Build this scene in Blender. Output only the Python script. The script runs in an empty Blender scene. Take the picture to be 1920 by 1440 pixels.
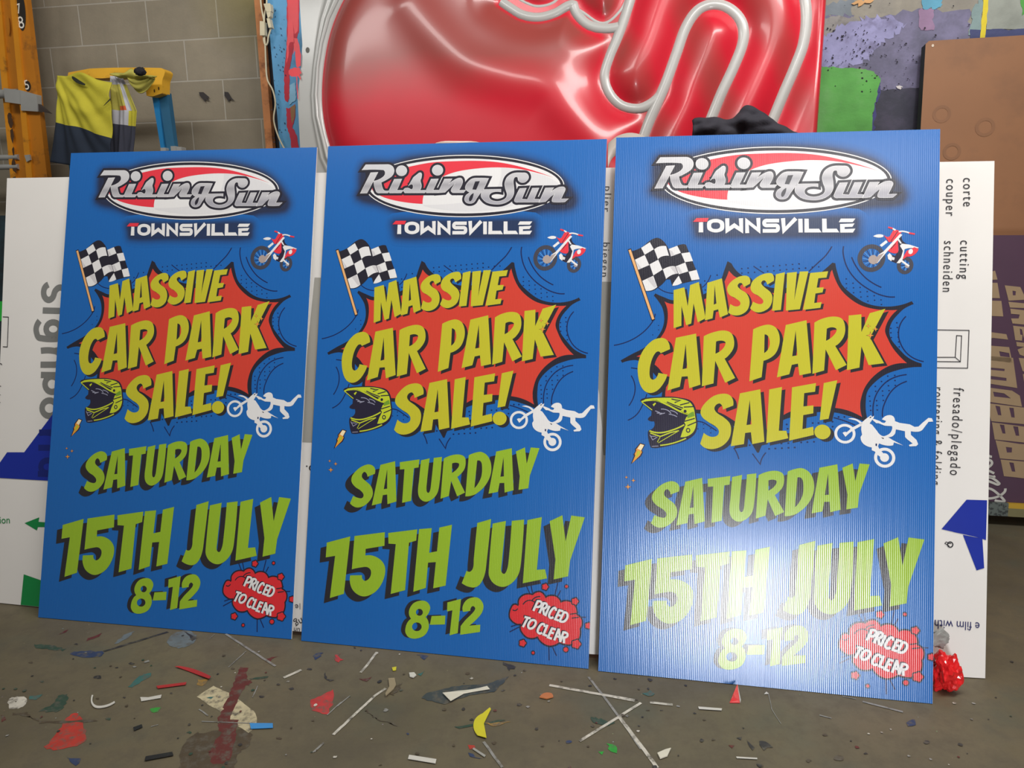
import bpy, math, random
from math import sin, cos, radians as rd, pi
from mathutils import Vector, Matrix
from mathutils.geometry import tessellate_polygon
random.seed(7)
SC = bpy.context.scene
COL = SC.collection

# ------------------------------------------------------------------ camera
FPX = 1385.0
PITCH, ROLL, CAMH = rd(-12.5), rd(-.4163), 1.2863
O = Vector((0, 0, CAMH))
fw = Vector((0, cos(PITCH), sin(PITCH)))
rt = Vector((1, 0, 0))
up = rt.cross(fw)
RX = rt * cos(ROLL) + up * sin(ROLL)
RY = -rt * sin(ROLL) + up * cos(ROLL)
cam = bpy.data.cameras.new('camera')
cam.sensor_fit = 'HORIZONTAL'
cam.sensor_width = 36
cam.lens = FPX / 1920 * 36
cam.clip_start = .05
co = bpy.data.objects.new('camera', cam)
COL.objects.link(co)
m = Matrix.Identity(4)
for i in range(3):
    m[i][0], m[i][1], m[i][2], m[i][3] = RX[i], RY[i], -fw[i], O[i]
co.matrix_world = m
SC.camera = co
SC.view_settings.view_transform = 'Standard'
SC.view_settings.look = 'None'
SC.view_settings.gamma = 1
SC.view_settings.use_curve_mapping = False
SC.view_settings.exposure = 0.0

def ray(x, y):
    return RX * ((x - 960) / FPX) + RY * (-(y - 720) / FPX) + fw
def floor_pt(x, y):
    d = ray(x, y)
    return O + d * (-O.z / d.z)

class Frame:
    """a plane in the room: origin, x along the floor, y up the slope, z towards the viewer side"""
    def __init__(s, x, y, yaw, lean, z=0.0):
        yaw, lean = rd(yaw), rd(lean)
        n = Vector((-sin(yaw), cos(yaw), 0))
        s.u = Vector((0, 0, 1)) * cos(lean) + n * sin(lean)
        s.d = Vector((cos(yaw), sin(yaw), 0))
        s.n = s.d.cross(s.u)
        s.p = Vector((x, y, z))
        s.m = Matrix(((s.d.x, s.u.x, s.n.x, x), (s.d.y, s.u.y, s.n.y, y), (s.d.z, s.u.z, s.n.z, z), (0, 0, 0, 1)))
    def hit(s, px, py, off=0.0):
        d = ray(px, py)
        p0 = s.p + s.n * off
        P = O + d * ((p0 - O).dot(s.n) / d.dot(s.n)) - s.p
        return (P.dot(s.d), P.dot(s.u))
    def w(s, a, b, c=0.0):
        return s.p + s.d * a + s.u * b + s.n * c

# ------------------------------------------------------------------ objects
def tag(o, label=None, cat=None, group=None, kind=None):
    if label: o['label'] = label
    if cat: o['category'] = cat
    if group: o['group'] = group
    if kind: o['kind'] = kind
    return o
def empty(name, M=None):
    o = bpy.data.objects.new(name, None)
    o.empty_display_size = .1
    COL.objects.link(o)
    if M is not None: o.matrix_world = M
    return o

class MB:
    def __init__(s):
        s.v, s.f, s.mi, s.mats, s.attr, s.sm = [], [], [], [], {}, []
    def mat(s, m):
        if m not in s.mats: s.mats.append(m)
        return s.mats.index(m)
    def add(s, vs, fs, m, smooth=False):
        b = len(s.v)
        s.v += [tuple(v) for v in vs]
        k = s.mat(m)
        for f in fs:
            s.f.append(tuple(i + b for i in f)); s.mi.append(k); s.sm.append(smooth)
        return b
    def box(s, x0, x1, y0, y1, z0, z1, m, side=None):
        vs = [(x, y, z) for z in (z0, z1) for y in (y0, y1) for x in (x0, x1)]
        s.add(vs, [(4, 5, 7, 6)], m)
        s.add(vs, [(0, 2, 3, 1), (0, 1, 5, 4), (2, 6, 7, 3), (0, 4, 6, 2), (1, 3, 7, 5)], side or m)
    def poly(s, loops, z, m, fn=None, thick=0, side=None):
        """flat filled outline (first loop outer, others holes) at height z, optionally with thickness below it"""
        L = [[Vector((p[0], p[1], 0)) for p in l] for l in loops]
        flat = [p for l in L for p in l]
        tris = tessellate_polygon(L)
        fs = []
        for t in tris:
            a, b, c = (flat[i] for i in t)
            ar = (b - a).cross(c - a).z
            if abs(ar) < 1e-12: continue
            fs.append(t if ar > 0 else (t[0], t[2], t[1]))
        vs = [(p.x, p.y, z) for p in flat]
        if fn: vs = [fn(*v) for v in vs]
        s.add(vs, fs, m)
        if thick:
            vb = [(p.x, p.y, z - thick) for p in flat]
            if fn: vb = [fn(*v) for v in vb]
            s.add(vb, [tuple(reversed(t)) for t in fs], side or m)
            n = 0
            for l in L:
                k = len(l)
                A = sum(l[i].x * l[(i + 1) % k].y - l[(i + 1) % k].x * l[i].y for i in range(k))
                q = []
                for i in range(k):
                    j = (i + 1) % k
                    f = (n + i, n + i + len(flat), n + j + len(flat), n + j)
                    q.append(f if A > 0 else tuple(reversed(f)))
                s.add(vs + vb, q, side or m)
                n += k
    def tube(s, pts, r, m, seg=10, cap=True, flat=None):
        pts = [Vector(p) for p in pts]
        n = len(pts)
        R = r if isinstance(r, (list, tuple)) else [r] * n
        vs, fs = [], []
        ref = None
        for i, p in enumerate(pts):
            t = (pts[min(i + 1, n - 1)] - pts[max(i - 1, 0)]).normalized()
            if ref is None:
                ref = Vector((0, 0, 1)) if abs(t.z) < .9 else Vector((1, 0, 0))
            a = t.cross(ref).normalized(); b = t.cross(a).normalized(); ref = b.cross(t) if False else ref
            for k in range(seg):
                an = 2 * pi * k / seg
                vs.append(p + a * cos(an) * R[i] + b * sin(an) * R[i])
        for i in range(n - 1):
            for k in range(seg):
                k2 = (k + 1) % seg
                fs.append((i * seg + k, i * seg + k2, (i + 1) * seg + k2, (i + 1) * seg + k))
        s.add(vs, fs, m, True)
        if cap:
            s.add(vs, [tuple(reversed(range(seg))), tuple(range((n - 1) * seg, n * seg))], m)
    def build(s, name, parent=None, M=None, bevel=0, solid=0, subsurf=0):
        me = bpy.data.meshes.new(name)
        me.from_pydata(s.v, [], s.f)
        for m in s.mats: me.materials.append(m)
        me.polygons.foreach_set('material_index', s.mi)
        me.polygons.foreach_set('use_smooth', s.sm)
        for an, d in s.attr.items():
            a = me.attributes.new(an, 'FLOAT', 'POINT')
            for i, val in d.items(): a.data[i].value = val
        me.update()
        o = bpy.data.objects.new(name, me)
        COL.objects.link(o)
        if parent: o.parent = parent
        if M is not None: o.matrix_world = M
        if solid:
            q = o.modifiers.new('solid', 'SOLIDIFY'); q.thickness = solid; q.offset = 0
        if bevel:
            q = o.modifiers.new('bevel', 'BEVEL'); q.width = bevel; q.segments = 2; q.limit_method = 'ANGLE'
        if subsurf:
            q = o.modifiers.new('sub', 'SUBSURF'); q.levels = subsurf; q.render_levels = subsurf
        return o

# ------------------------------------------------------------------ materials
def lin(c):
    r = []
    for v in c[:3]:
        v /= 255
        r.append(v / 12.92 if v < .04045 else ((v + .055) / 1.055) ** 2.4)
    return (*r, 1)
MATS = {}
def nodes(name):
    m = bpy.data.materials.new(name); m.use_nodes = True
    nt = m.node_tree
    return m, nt, nt.nodes['Principled BSDF']
def N(nt, t, **kw):
    n = nt.nodes.new('ShaderNode' + t)
    for k, v in kw.items():
        if k.startswith('i_'):
            n.inputs[k[2:].replace('_', ' ')].default_value = v
        else: setattr(n, k, v)
    return n
def mixc(nt, fac, a, b, mode='MIX'):
    n = nt.nodes.new('ShaderNodeMix'); n.data_type = 'RGBA'; n.blend_type = mode
    for sk, v in ((n.inputs[0], fac), (n.inputs[6], a), (n.inputs[7], b)):
        if hasattr(v, 'links') or isinstance(v, bpy.types.NodeSocket): nt.links.new(v, sk)
        else: sk.default_value = v
    return n.outputs[2]
def ramp(nt, src, stops):
    r = nt.nodes.new('ShaderNodeValToRGB')
    e = r.color_ramp.elements
    while len(e) < len(stops): e.new(.5)
    for k, (p, c) in enumerate(stops):
        e[k].position = p
        e[k].color = c if len(c) == 4 else (*c, 1)
    nt.links.new(src, r.inputs[0])
    return r.outputs[0]
def basic(name, col, rough=.6, var=.12, scale=8, bump=0, bscale=60, metal=0, spec=.5, dirt=None, coat=0):
    if name in MATS: return MATS[name]
    m, nt, b = nodes(name)
    c = lin(col)
    tc = N(nt, 'TexCoord')
    nz = N(nt, 'TexNoise', i_Scale=scale, i_Detail=5.0)
    nt.links.new(tc.outputs['Object'], nz.inputs['Vector'])
    lo = tuple(v * (1 - var) for v in c[:3]) + (1,)
    hi = tuple(min(1, v * (1 + var)) for v in c[:3]) + (1,)
    o = ramp(nt, nz.outputs[0], [(.3, lo), (.7, hi)])
    if dirt:
        n2 = N(nt, 'TexNoise', i_Scale=dirt[1], i_Detail=7.0, i_Roughness=.65)
        nt.links.new(tc.outputs['Object'], n2.inputs['Vector'])
        f = ramp(nt, n2.outputs[0], [(dirt[2], (0, 0, 0)), (dirt[3], (1, 1, 1))])
        o = mixc(nt, f, o, lin(dirt[0]))
    nt.links.new(o, b.inputs['Base Color'])
    b.inputs['Roughness'].default_value = rough
    b.inputs['Metallic'].default_value = metal
    b.inputs['Specular IOR Level'].default_value = spec
    if coat: b.inputs['Coat Weight'].default_value = coat; b.inputs['Coat Roughness'].default_value = .12
    if bump:
        nb = N(nt, 'TexNoise', i_Scale=bscale, i_Detail=4.0)
        nt.links.new(tc.outputs['Object'], nb.inputs['Vector'])
        bp = N(nt, 'Bump', i_Strength=bump, i_Distance=.003)
        nt.links.new(nb.outputs[0], bp.inputs['Height']); nt.links.new(bp.outputs[0], b.inputs['Normal'])
    MATS[name] = m
    return m

FLUTE = .0052
def ink(name, col, rough=.24, mode=None):
    """printed ink on fluted plastic board: every ink shares the board's gloss and its vertical flutes"""
    if name in MATS: return MATS[name]
    m, nt, b = nodes(name)
    c = lin(col)
    tc = N(nt, 'TexCoord')
    sep = N(nt, 'SeparateXYZ'); nt.links.new(tc.outputs['Object'], sep.inputs[0])
    if mode == 'soft':
        at = N(nt, 'Attribute', attribute_name='soft')
        o = mixc(nt, at.outputs['Fac'], lin(BLUE), c)
        nt.links.new(o, b.inputs['Base Color'])
    elif mode == 'silver':
        mr = N(nt, 'MapRange'); mr.inputs[1].default_value = 1.37; mr.inputs[2].default_value = 1.50
        nt.links.new(sep.outputs[1], mr.inputs[0])
        o = ramp(nt, mr.outputs[0], [(0, lin((176, 174, 182))), (.25, lin((158, 156, 165))), (.42, lin((188, 186, 190))), (.6, lin((158, 156, 162))), (.72, lin((190, 188, 192))), (1, lin((202, 201, 204)))])
        nt.links.new(o, b.inputs['Base Color'])
    else:
        b.inputs['Base Color'].default_value = c
    b.inputs['Roughness'].default_value = rough
    b.inputs['Specular IOR Level'].default_value = 1.0
    # flutes + uneven wall of the flutes
    w = N(nt, 'Math', operation='MULTIPLY'); w.inputs[1].default_value = 2 * pi / FLUTE
    nt.links.new(sep.outputs[0], w.inputs[0])
    sn = N(nt, 'Math', operation='SINE'); nt.links.new(w.outputs[0], sn.inputs[0])
    mp = N(nt, 'Mapping'); mp.inputs['Scale'].default_value = (75, .9, 0)
    nt.links.new(tc.outputs['Object'], mp.inputs[0])
    nz = N(nt, 'TexNoise', i_Scale=1.0, i_Detail=2.0); nt.links.new(mp.outputs[0], nz.inputs['Vector'])
    ad = N(nt, 'Math', operation='MULTIPLY_ADD'); ad.inputs[1].default_value = 3.2
    nt.links.new(nz.outputs[0], ad.inputs[0]); nt.links.new(sn.outputs[0], ad.inputs[2])
    bp = N(nt, 'Bump', i_Strength=1.0, i_Distance=BUMPD)
    nt.links.new(ad.outputs[0], bp.inputs['Height']); nt.links.new(bp.outputs[0], b.inputs['Normal'])
    MATS[name] = m
    return m
BUMPD = .00007
BLUE = (18, 96, 172)

# ------------------------------------------------------------------ outlines
def path(s, closed=True, steps=6):
    """'x,y' is a corner, '~x,y' is a smooth point"""
    P, S = [], []
    for t in s.split():
        sm = t[0] == '~'
        a, b = t.lstrip('~').split(',')
        P.append((float(a), float(b))); S.append(sm)
    n = len(P); out = []
    for i in range(n if closed else n - 1):
        j = (i + 1) % n
        p, q = P[i], P[j]
        if not S[i] and not S[j]:
            out.append(p); continue
        h, k = P[i - 1], P[(j + 1) % n]
        seg = (q[0] - p[0], q[1] - p[1])
        ln = math.hypot(*seg) or 1
        def tang(a, b_):
            v = (b_[0] - a[0], b_[1] - a[1]); l = math.hypot(*v) or 1
            return (v[0] / l * ln, v[1] / l * ln)
        okp = S[i] and (closed or i > 0); okq = S[j] and (closed or j < n - 1)
        tp = tang(h, q) if okp else None
        tq = tang(p, k) if okq else None
        if tp is None: tp = (2 * seg[0] - tq[0], 2 * seg[1] - tq[1]) if tq else seg
        if tq is None: tq = (2 * seg[0] - tp[0], 2 * seg[1] - tp[1]) if tp else seg
        for a in range(steps):
            t = a / steps; t2, t3 = t * t, t * t * t
            h0, h1, h2, h3 = 2 * t3 - 3 * t2 + 1, t3 - 2 * t2 + t, -2 * t3 + 3 * t2, t3 - t2
            out.append((h0 * p[0] + h1 * tp[0] + h2 * q[0] + h3 * tq[0], h0 * p[1] + h1 * tp[1] + h2 * q[1] + h3 * tq[1]))
    if not closed: out.append(P[-1])
    return out
def ell(cx, cy, rx, ry, n=36, tilt=0):
    t = rd(tilt)
    return [(cx + rx * cos(a) * cos(t) - ry * sin(a) * sin(t), cy + rx * cos(a) * sin(t) + ry * sin(a) * cos(t)) for a in (2 * pi * i / n for i in range(n))]
def clean(l, e=1e-6):
    o = []
    for p in l:
        if not o or math.hypot(p[0] - o[-1][0], p[1] - o[-1][1]) > e: o.append(p)
    if len(o) > 2 and math.hypot(o[0][0] - o[-1][0], o[0][1] - o[-1][1]) <= e: o.pop()
    return o
def offs(l, k, closed=True):
    """points of polyline moved k to its left, mitred"""
    n = len(l); o = []
    for i in range(n):
        a = l[(i - 1) % n] if (closed or i > 0) else l[i]
        b = l[i]
        c = l[(i + 1) % n] if (closed or i < n - 1) else l[i]
        v1 = (b[0] - a[0], b[1] - a[1]); v2 = (c[0] - b[0], c[1] - b[1])
        l1, l2 = math.hypot(*v1), math.hypot(*v2)
        if l1 < 1e-9: v1, l1 = v2, l2
        if l2 < 1e-9: v2, l2 = v1, l1
        n1 = (-v1[1] / l1, v1[0] / l1); n2 = (-v2[1] / l2, v2[0] / l2)
        mx, my = n1[0] + n2[0], n1[1] + n2[1]
        ml = math.hypot(mx, my)
        if ml < .2: mx, my, ml = n1[0], n1[1], 1
        mx /= ml; my /= ml
        cs = max(.5, mx * n1[0] + my * n1[1])
        o.append((b[0] + mx * k / cs, b[1] + my * k / cs))
    return o
# ------------------------------------------------------------------ the sale poster (one artwork, three boards)
BW, BH, BT = .9, 1.582, .0048
def solve(A, b):
    n = len(b); M_ = [r[:] + [v] for r, v in zip(A, b)]
    for i in range(n):
        p = max(range(i, n), key=lambda r: abs(M_[r][i])); M_[i], M_[p] = M_[p], M_[i]
        for r in range(n):
            if r != i:
                f = M_[r][i] / M_[i][i]
                M_[r] = [x - f * y for x, y in zip(M_[r], M_[i])]
    return [M_[i][n] / M_[i][i] for i in range(n)]
def homog(src, dst):
    A, b = [], []
    for (x, y), (u, v) in zip(src, dst):
        A.append([x, y, 1, 0, 0, 0, -u * x, -u * y]); b.append(u)
        A.append([0, 0, 0, x, y, 1, -v * x, -v * y]); b.append(v)
    return solve(A, b)
HM = homog([(615, 274), (1139, 262.5), (1102, 1256), (565, 1205)], [(0, BH), (BW, BH), (BW, 0), (0, 0)])
def art(px, py):
    h = HM; w = h[6] * px + h[7] * py + 1
    return ((h[0] * px + h[1] * py + h[2]) / w, (h[3] * px + h[4] * py + h[5]) / w)
REG = {'L': (660, 280, 8), 'L2': (860, 280, 8), 'F': (610, 430, 8), 'M': (900, 420, 8), 'T1': (690, 490, 48 / 7), 'T2': (600, 580, 48 / 7),
       'T3': (830, 560, 48 / 7), 'H': (600, 690, 8), 'S': (740, 680, 8), 'R': (920, 680, 8), 'D1': (600, 840, 8), 'D2': (800, 820, 8),
       'J1': (590, 970, 48 / 7), 'J2': (840, 950, 48 / 7), 'E': (740, 1090, 9.6), 'P': (930, 1090, 9.6), 'X': (0, 0, 1)}
PXM = BW / 530.0          # metres per photo pixel on the poster
class Art:
    def __init__(s, reg): s.mb = MB(); s.reg = REG[reg]
    def r(s, reg): s.reg = REG[reg]; return s
    def loc(s, pts, d=(0, 0)):
        x0, y0, k = s.reg
        return clean([art(x0 + p[0] / k + d[0], y0 + p[1] / k + d[1]) for p in pts])
    def z(s, layer): return BT + .00012 * layer
    def fill(s, shapes, m, layer, d=(0, 0)):
        for sh in ([shapes] if isinstance(shapes, str) or isinstance(shapes[0], tuple) else shapes):
            loops = [path(q) for q in sh.split('|')] if isinstance(sh, str) else [sh]
            L = [s.clip(s.loc(l, d)) for l in loops]
            if len(L[0]) > 2: s.mb.poly(L, s.z(layer), m)
    def clip(s, l):
        return [(min(max(a, .0005), BW - .0005), min(max(b, .0005), BH - .0005)) for a, b in l]
    def line(s, sh, w, m, layer, closed=False, d=(0, 0)):
        """stroke, width w in photo pixels"""
        for q in sh.split('|') if isinstance(sh, str) else [sh]:
            l = path(q, closed) if isinstance(q, str) else q
            l = s.loc(l, d) if not closed else clean(s.loc(l, d))
            k = (w if w > 2.2 else w * 1.25) * PXM / 2
            if not closed:
                a = Vector(l[0]) - Vector(l[1]); l[0] = tuple(Vector(l[0]) + a.normalized() * k * .5)
                a = Vector(l[-1]) - Vector(l[-2]); l[-1] = tuple(Vector(l[-1]) + a.normalized() * k * .5)
            A, B = s.clip(offs(l, k, closed)), s.clip(offs(l, -k, closed))
            n = len(l); z = s.z(layer)
            s.mb.add([(x, y, z) for x, y in B + A], [(i, (i + 1) % n, n + (i + 1) % n, n + i) for i in range(n if closed else n - 1)], m)
    def glow(s, l, rings, m, layer, d=(0, 0)):
        """printed soft shade: solid inside, fading over the ring widths (photo pixels)"""
        l = s.loc(l, d); n = len(l)
        A = sum(l[i][0] * l[(i + 1) % n][1] - l[(i + 1) % n][0] * l[i][1] for i in range(n))
        if A < 0: l.reverse()
        z = s.z(layer)
        b = len(s.mb.v); s.mb.poly([l], z, m)
        at = s.mb.attr.setdefault('soft', {})
        for i in range(b, len(s.mb.v)): at[i] = rings[0][1]
        prev, pv = l, rings[0][1]
        for w, v in rings[1:]:
            q = offs(l, -w * PXM)
            b = s.mb.add([(x, y, z) for x, y in prev + q], [(i, n + i, n + (i + 1) % n, (i + 1) % n) for i in range(n)], m)
            for i in range(n): at[b + i] = pv; at[b + n + i] = v
            prev, pv = q, v
I_BLUE = ink('poster_blue_ink', BLUE)
I_EDGE = ink('poster_white_plastic', (225, 225, 225), .4)
I_DARK = ink('poster_black_ink', (38, 36, 42))
I_NAVY = ink('poster_navy_ink', (12, 32, 84))
I_OUT = ink('poster_outline_ink', (32, 30, 44))
I_YEL = ink('poster_yellow_ink', (190, 184, 44))
I_LIME = ink('poster_lime_ink', (146, 180, 42))
I_RED = ink('poster_burst_red_ink', (204, 62, 48))
I_LRED = ink('poster_logo_red_ink', (222, 50, 66))
I_BRED = ink('poster_badge_red_ink', (212, 42, 50))
I_WHITE = ink('poster_white_ink', (224, 222, 222))
I_GREY = ink('poster_pale_grey_ink', (214, 212, 214))
I_SILV = ink('poster_silver_ink', (190, 190, 195), mode='silver')
I_SOFT = ink('poster_soft_shade_ink', (34, 34, 52), mode='soft')
I_TAN = ink('poster_tan_ink', (226, 170, 112))
I_HBL = ink('poster_helmet_black_ink', (34, 30, 52))
I_HYE = ink('poster_helmet_lime_ink', (190, 200, 44))
I_HGR = ink('poster_helmet_green_ink', (110, 150, 44))
I_HLN = ink('poster_helmet_line_ink', (150, 150, 170))
I_ORA = ink('poster_orange_ink', (228, 150, 60))
I_CRM = ink('poster_cream_ink', (240, 222, 180))
I_TYRE = ink('poster_tyre_ink', (62, 62, 74))
I_SPOKE = ink('poster_spoke_ink', (90, 150, 215))
I_HUB = ink('poster_hub_ink', (165, 150, 145))
I_WSH = ink('poster_flag_fold_ink', (200, 196, 198))

POSTER = {}
# --- board
p = MB(); p.box(0, BW, 0, BH, 0, BT, I_BLUE, I_EDGE); POSTER['panel'] = p
# --- starburst
a = Art('X')
a.fill('791,491 797.5,495 ~805,507.5 ~816,517 ~840,530 ~866,538 ~900,535 ~925,524 ~945,508 960,494 965,495 ~967.5,510 ~975,532.5 ~993,551 ~1012,564 ~1035,570 ~1062,569 1086,561 1089,566 '
       '~1075,573 ~1067,580 ~1054,596 ~1049,611 ~1051,626 ~1063,643 ~1078,659 1099,669 1099,675 ~1080,676 ~1062,680 ~1041,688 ~1022,703 ~1011,718 ~1008,735 ~1008,754 1012,775 '
       '~1001,768 ~980,760 ~957,754 ~925,754 ~890,762 ~872,769 ~850,790 ~838.8,812 834,824 831,824 ~824,811 ~812,792 ~790,775 ~765,762 ~735,756 ~710,758 683,762 678,745 ~679,726 ~680,715 ~676,700 ~668,688 ~655,672 ~641,664 ~629,664 616,668 613.5,664 '
       '~632,653 ~651,642.7 ~670,628 ~681,612 ~686,594 ~684,574 ~677,560 670,551 672.5,547 ~685,553 ~702,559 ~740,553 ~768,538 ~780,522 ~785,508', I_OUT, 2)
a.fill('793,507.5 ~800,516 ~806,520 ~835,537 ~866,547 ~900,544 ~930,531 ~950,518 959.4,506.3 ~966,528 ~975,544 ~990,559 ~1006,569 ~1025,574.5 ~1043,576.5 1062.5,576.3 '
       '~1049,592 ~1042,611 ~1045.7,625.6 ~1056,646 1075.7,668.6 ~1050,672 ~1025,688 ~1008,709 ~1000,732 ~999,748 1001.5,762 ~980,751 ~958,746 ~925,744 ~897,749 ~877,757.5 ~855,775 ~840,795 832,806 ~820,788 ~796,769.5 ~770,754 ~735,749.5 ~710,750 688,756 ~684.6,726 ~687,697 679.5,684 '
       '~670.7,673 ~655,662 639.4,657 ~660,645 ~679.5,624 ~689,606 ~692,580 687,561 ~701.9,565.6 ~740,561 ~775,545 ~786,525', I_RED, 3)
for reg, w, q in (('M', 1.7, '535,240 ~490,350 ~400,490 ~290,600 180,710|638,340 ~625,480 ~680,680 ~810,860 ~1000,1000 ~1150,1060 1270,1070|733,520 ~800,670 ~900,800 ~1000,880 1100,935'),
                  ('F', 1.4, '535,850 ~620,910 730,935|1225,685 ~1180,780 1115,850|1785,560 ~1850,610 1915,655'),
                  ('T2', 1.5, '490,20 ~460,110 ~350,240 ~200,340 25,395|210,665 275,675|208,760 ~245,870 ~235,990 175,1115|375,980 ~330,1100 ~260,1220 160,1290'),
                  ('T3', 1.6, '1685,190 ~1610,320 ~1610,480 ~1700,640 1865,725|1675,880 ~1490,940 ~1370,1060 ~1310,1200 1300,1380|1675,960 ~1520,1060 ~1420,1240 1400,1380'),
                  ('S', 1.6, '430,1090 ~465,1160 490,1240|670,1170 765,1315 ~790,1230 840,1155'),
                  ('R', 1.6, '290,665 ~400,700 ~500,740 560,770'), ('H', 1.6, '1090,640 ~1170,660 ~1260,720 1330,770')):
    a.r(reg).line(q, w, I_NAVY, 1)
for reg, r, q in (('M', 11, '50,607 50,670 135,665 222,655 305,650 655,818 655,885 740,878 655,945 745,942 830,937 745,1010 832,1000 920,995 838,1070 922,1062 1008,1052 925,1128 1012,1115 1095,1110 1098,1175'),
                  ('T1', 10, '848,97 918,90 1058,77 1130,72 1200,65 1270,60 1340,52 1412,47 1485,42 848,150 920,145 990,140 1135,128 1205,122 1273,115 1345,108 1415,103 1485,97 1555,92 1630,80 573,173 435,243 438,350'),
                  ('T3', 10, '1585,265 1590,320 1517,330 1517,383 1520,440 1597,378 1597,435 1600,492 1605,550 1547,890 1470,898 1400,962 1470,955 1548,950 1330,1020 1475,1012 1550,1008 1333,1078 1408,1075 1480,1070 1263,1137 1410,1130 1268,1195 1340,1190 1415,1187 1270,1252 1343,1247 1273,1305 1345,1300'),
                  ('S', 14, '1120,760 1130,820 1455,740 1530,740 1620,730 1710,720 1710,790 1790,655 1865,655 1045,1025 1135,1020 1300,1010 1380,1005 1465,1000 885,1100 965,1095 1050,1090 1135,1085 1215,1080 635,1050'),
                  ('H', 9, '1165,685 1165,740 1255,740 1255,800 1090,745'), ('T2', 7, '525,158 525,210 458,270')):
    a.r(reg)
    for t in q.split():
        x, y = map(float, t.split(','))
        a.fill(ell(x, y, r, r * .9, 8), I_NAVY, 1)
POSTER['starburst'] = a.mb
# --- headline
a = Art('T1')
MASS = ['85,352 205,318 238,547 270,292 368,255 432,690 345,737 303,510 272,752 215,773 168,540 162,778 75,808',
 '462,265 625,212 683,640 592,680 575,582 524,598 510,690 425,714|543,292 557,513 527,526',
 '935,278 ~930,205 ~885,180 ~800,200 ~715,265 ~680,335 ~700,405 ~770,450 ~820,495 ~815,535 ~770,548 712,518 685,620 ~755,655 ~840,640 ~905,580 ~925,480 ~895,395 ~830,345 ~798,305 ~815,272 ~845,272 862,318',
 '1200,243 ~1190,165 ~1150,150 ~1060,172 ~970,240 ~940,320 ~960,380 ~1030,425 ~1075,475 ~1070,510 ~1030,520 965,490 930,570 ~1000,618 ~1080,605 ~1150,550 ~1180,450 ~1160,380 ~1090,315 ~1060,270 ~1080,240 ~1105,243 1125,290',
 '1225,165 1325,140 1270,590 1172,600', '1348,148 1458,137 1420,474 1490,133 1585,130 1480,582 1325,598',
 '1605,150 1803,130 1783,205 1693,213 1672,325 1750,322 1735,382 1657,395 1640,508 1722,498 1708,565 1515,590']
CARP = [('T2', '645,442 ~635,370 ~600,320 ~540,308 ~450,340 ~350,450 ~295,580 ~280,700 ~300,850 ~350,940 ~420,965 ~500,930 ~570,840 610,745 510,725 ~480,790 ~440,805 ~415,770 ~415,680 ~440,570 ~480,490 ~515,468 540,490'),
 ('T2', '715,305 940,255 975,865 850,908 835,765 768,770 745,890 605,935|822,378 832,668 780,680'),
 ('T2', '1025,287 ~1130,240 ~1250,218 ~1330,250 ~1360,340 ~1350,430 ~1300,510 1250,555 1362,785 1250,842 1145,580 1120,850 990,885|1160,350 ~1230,340 ~1265,365 ~1230,440 1150,495'),
 ('T2', '1575,205 ~1680,160 ~1760,150 ~1830,190 ~1865,290 ~1855,400 ~1800,510 1680,580 1655,775 1518,825|1700,262 ~1740,290 ~1755,370 ~1735,440 1690,488'),
 ('T3', '360,290 590,233 625,862 497,890 483,750 415,765 385,877 247,914|468,355 478,652 422,662'),
 ('T3', '677,262 ~780,210 ~900,190 ~985,220 ~1015,320 ~1000,420 ~950,500 900,540 1020,765 900,828 793,580 770,832 640,872|812,335 ~880,318 ~920,345 ~880,420 800,478'),
 ('T3', '1057,178 1197,163 1192,375 1290,150 1462,98 1285,440 1432,745 1262,768 1188,545 1160,797 1022,828')]
SALE = ['435,500 ~430,410 ~385,350 ~300,335 ~180,370 ~60,480 ~10,580 ~30,660 ~110,730 ~200,790 ~240,850 ~225,910 ~170,935 ~110,925 45,880 -5,1030 ~60,1090 ~160,1105 ~280,1060 ~370,960 ~400,830 ~380,740 ~310,665 ~220,600 ~190,540 ~220,485 ~270,475 300,555',
 '525,330 790,272 825,1000 668,1035 655,870 580,880 560,1035 390,1065|650,420 665,760 600,770', '905,275 1070,240 1015,848 1112,848 1135,952 850,1020',
 '1200,245 1510,185 1495,305 1355,325 1340,510 1470,495 1465,605 1335,630 1320,825 1460,790 1465,905 1145,985', '1610,185 1785,145 1660,680 1545,700',
 '~1682,863 ~1651,935 ~1577,965 ~1503,935 ~1472,863 ~1503,791 ~1577,761 ~1651,791']
def words(a, reg, shapes, col, shadow, lay, sl):
    for s_ in shapes:
        if isinstance(s_, tuple): a.r(s_[0]); s_ = s_[1]
        else: a.r(reg)
        a.fill([s_], I_DARK, sl, shadow)
        a.fill([s_], col, lay)
words(a, 'T1', MASS, I_YEL, (3.8, 2.6), 5, 4)
words(a, 'T2', CARP, I_YEL, (5.6, 4.2), 5, 4)
words(a, 'S', SALE, I_YEL, (5.6, 4.2), 5, 4)
POSTER['headline_lettering'] = a.mb
a = Art('T3')
def star(a, x, y, r, k=.28):
    a.fill(' '.join('%s%f,%f' % ('', x + (r if i % 2 == 0 else r * k) * cos(pi / 4 * i) * 1, y + (r if i % 2 == 0 else r * k) * sin(pi / 4 * i)) for i in range(8)), I_OUT, 6)
    r *= .8
    a.fill(' '.join('%f,%f' % (x + (r if i % 2 == 0 else r * k) * cos(pi / 4 * i), y + (r if i % 2 == 0 else r * k) * sin(pi / 4 * i)) for i in range(8)), I_ORA, 7)
for q in ((1270, 303, 30), (1350, 340, 38), (1290, 415, 50)): star(a, *q)
POSTER['sparkle_cluster'] = a.mb
a = Art('D1')
for q in ((147, 222, 28), (237, 265, 36), (165, 355, 50)): star(a, *q)
POSTER['sparkle_cluster_'] = a.mb
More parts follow.
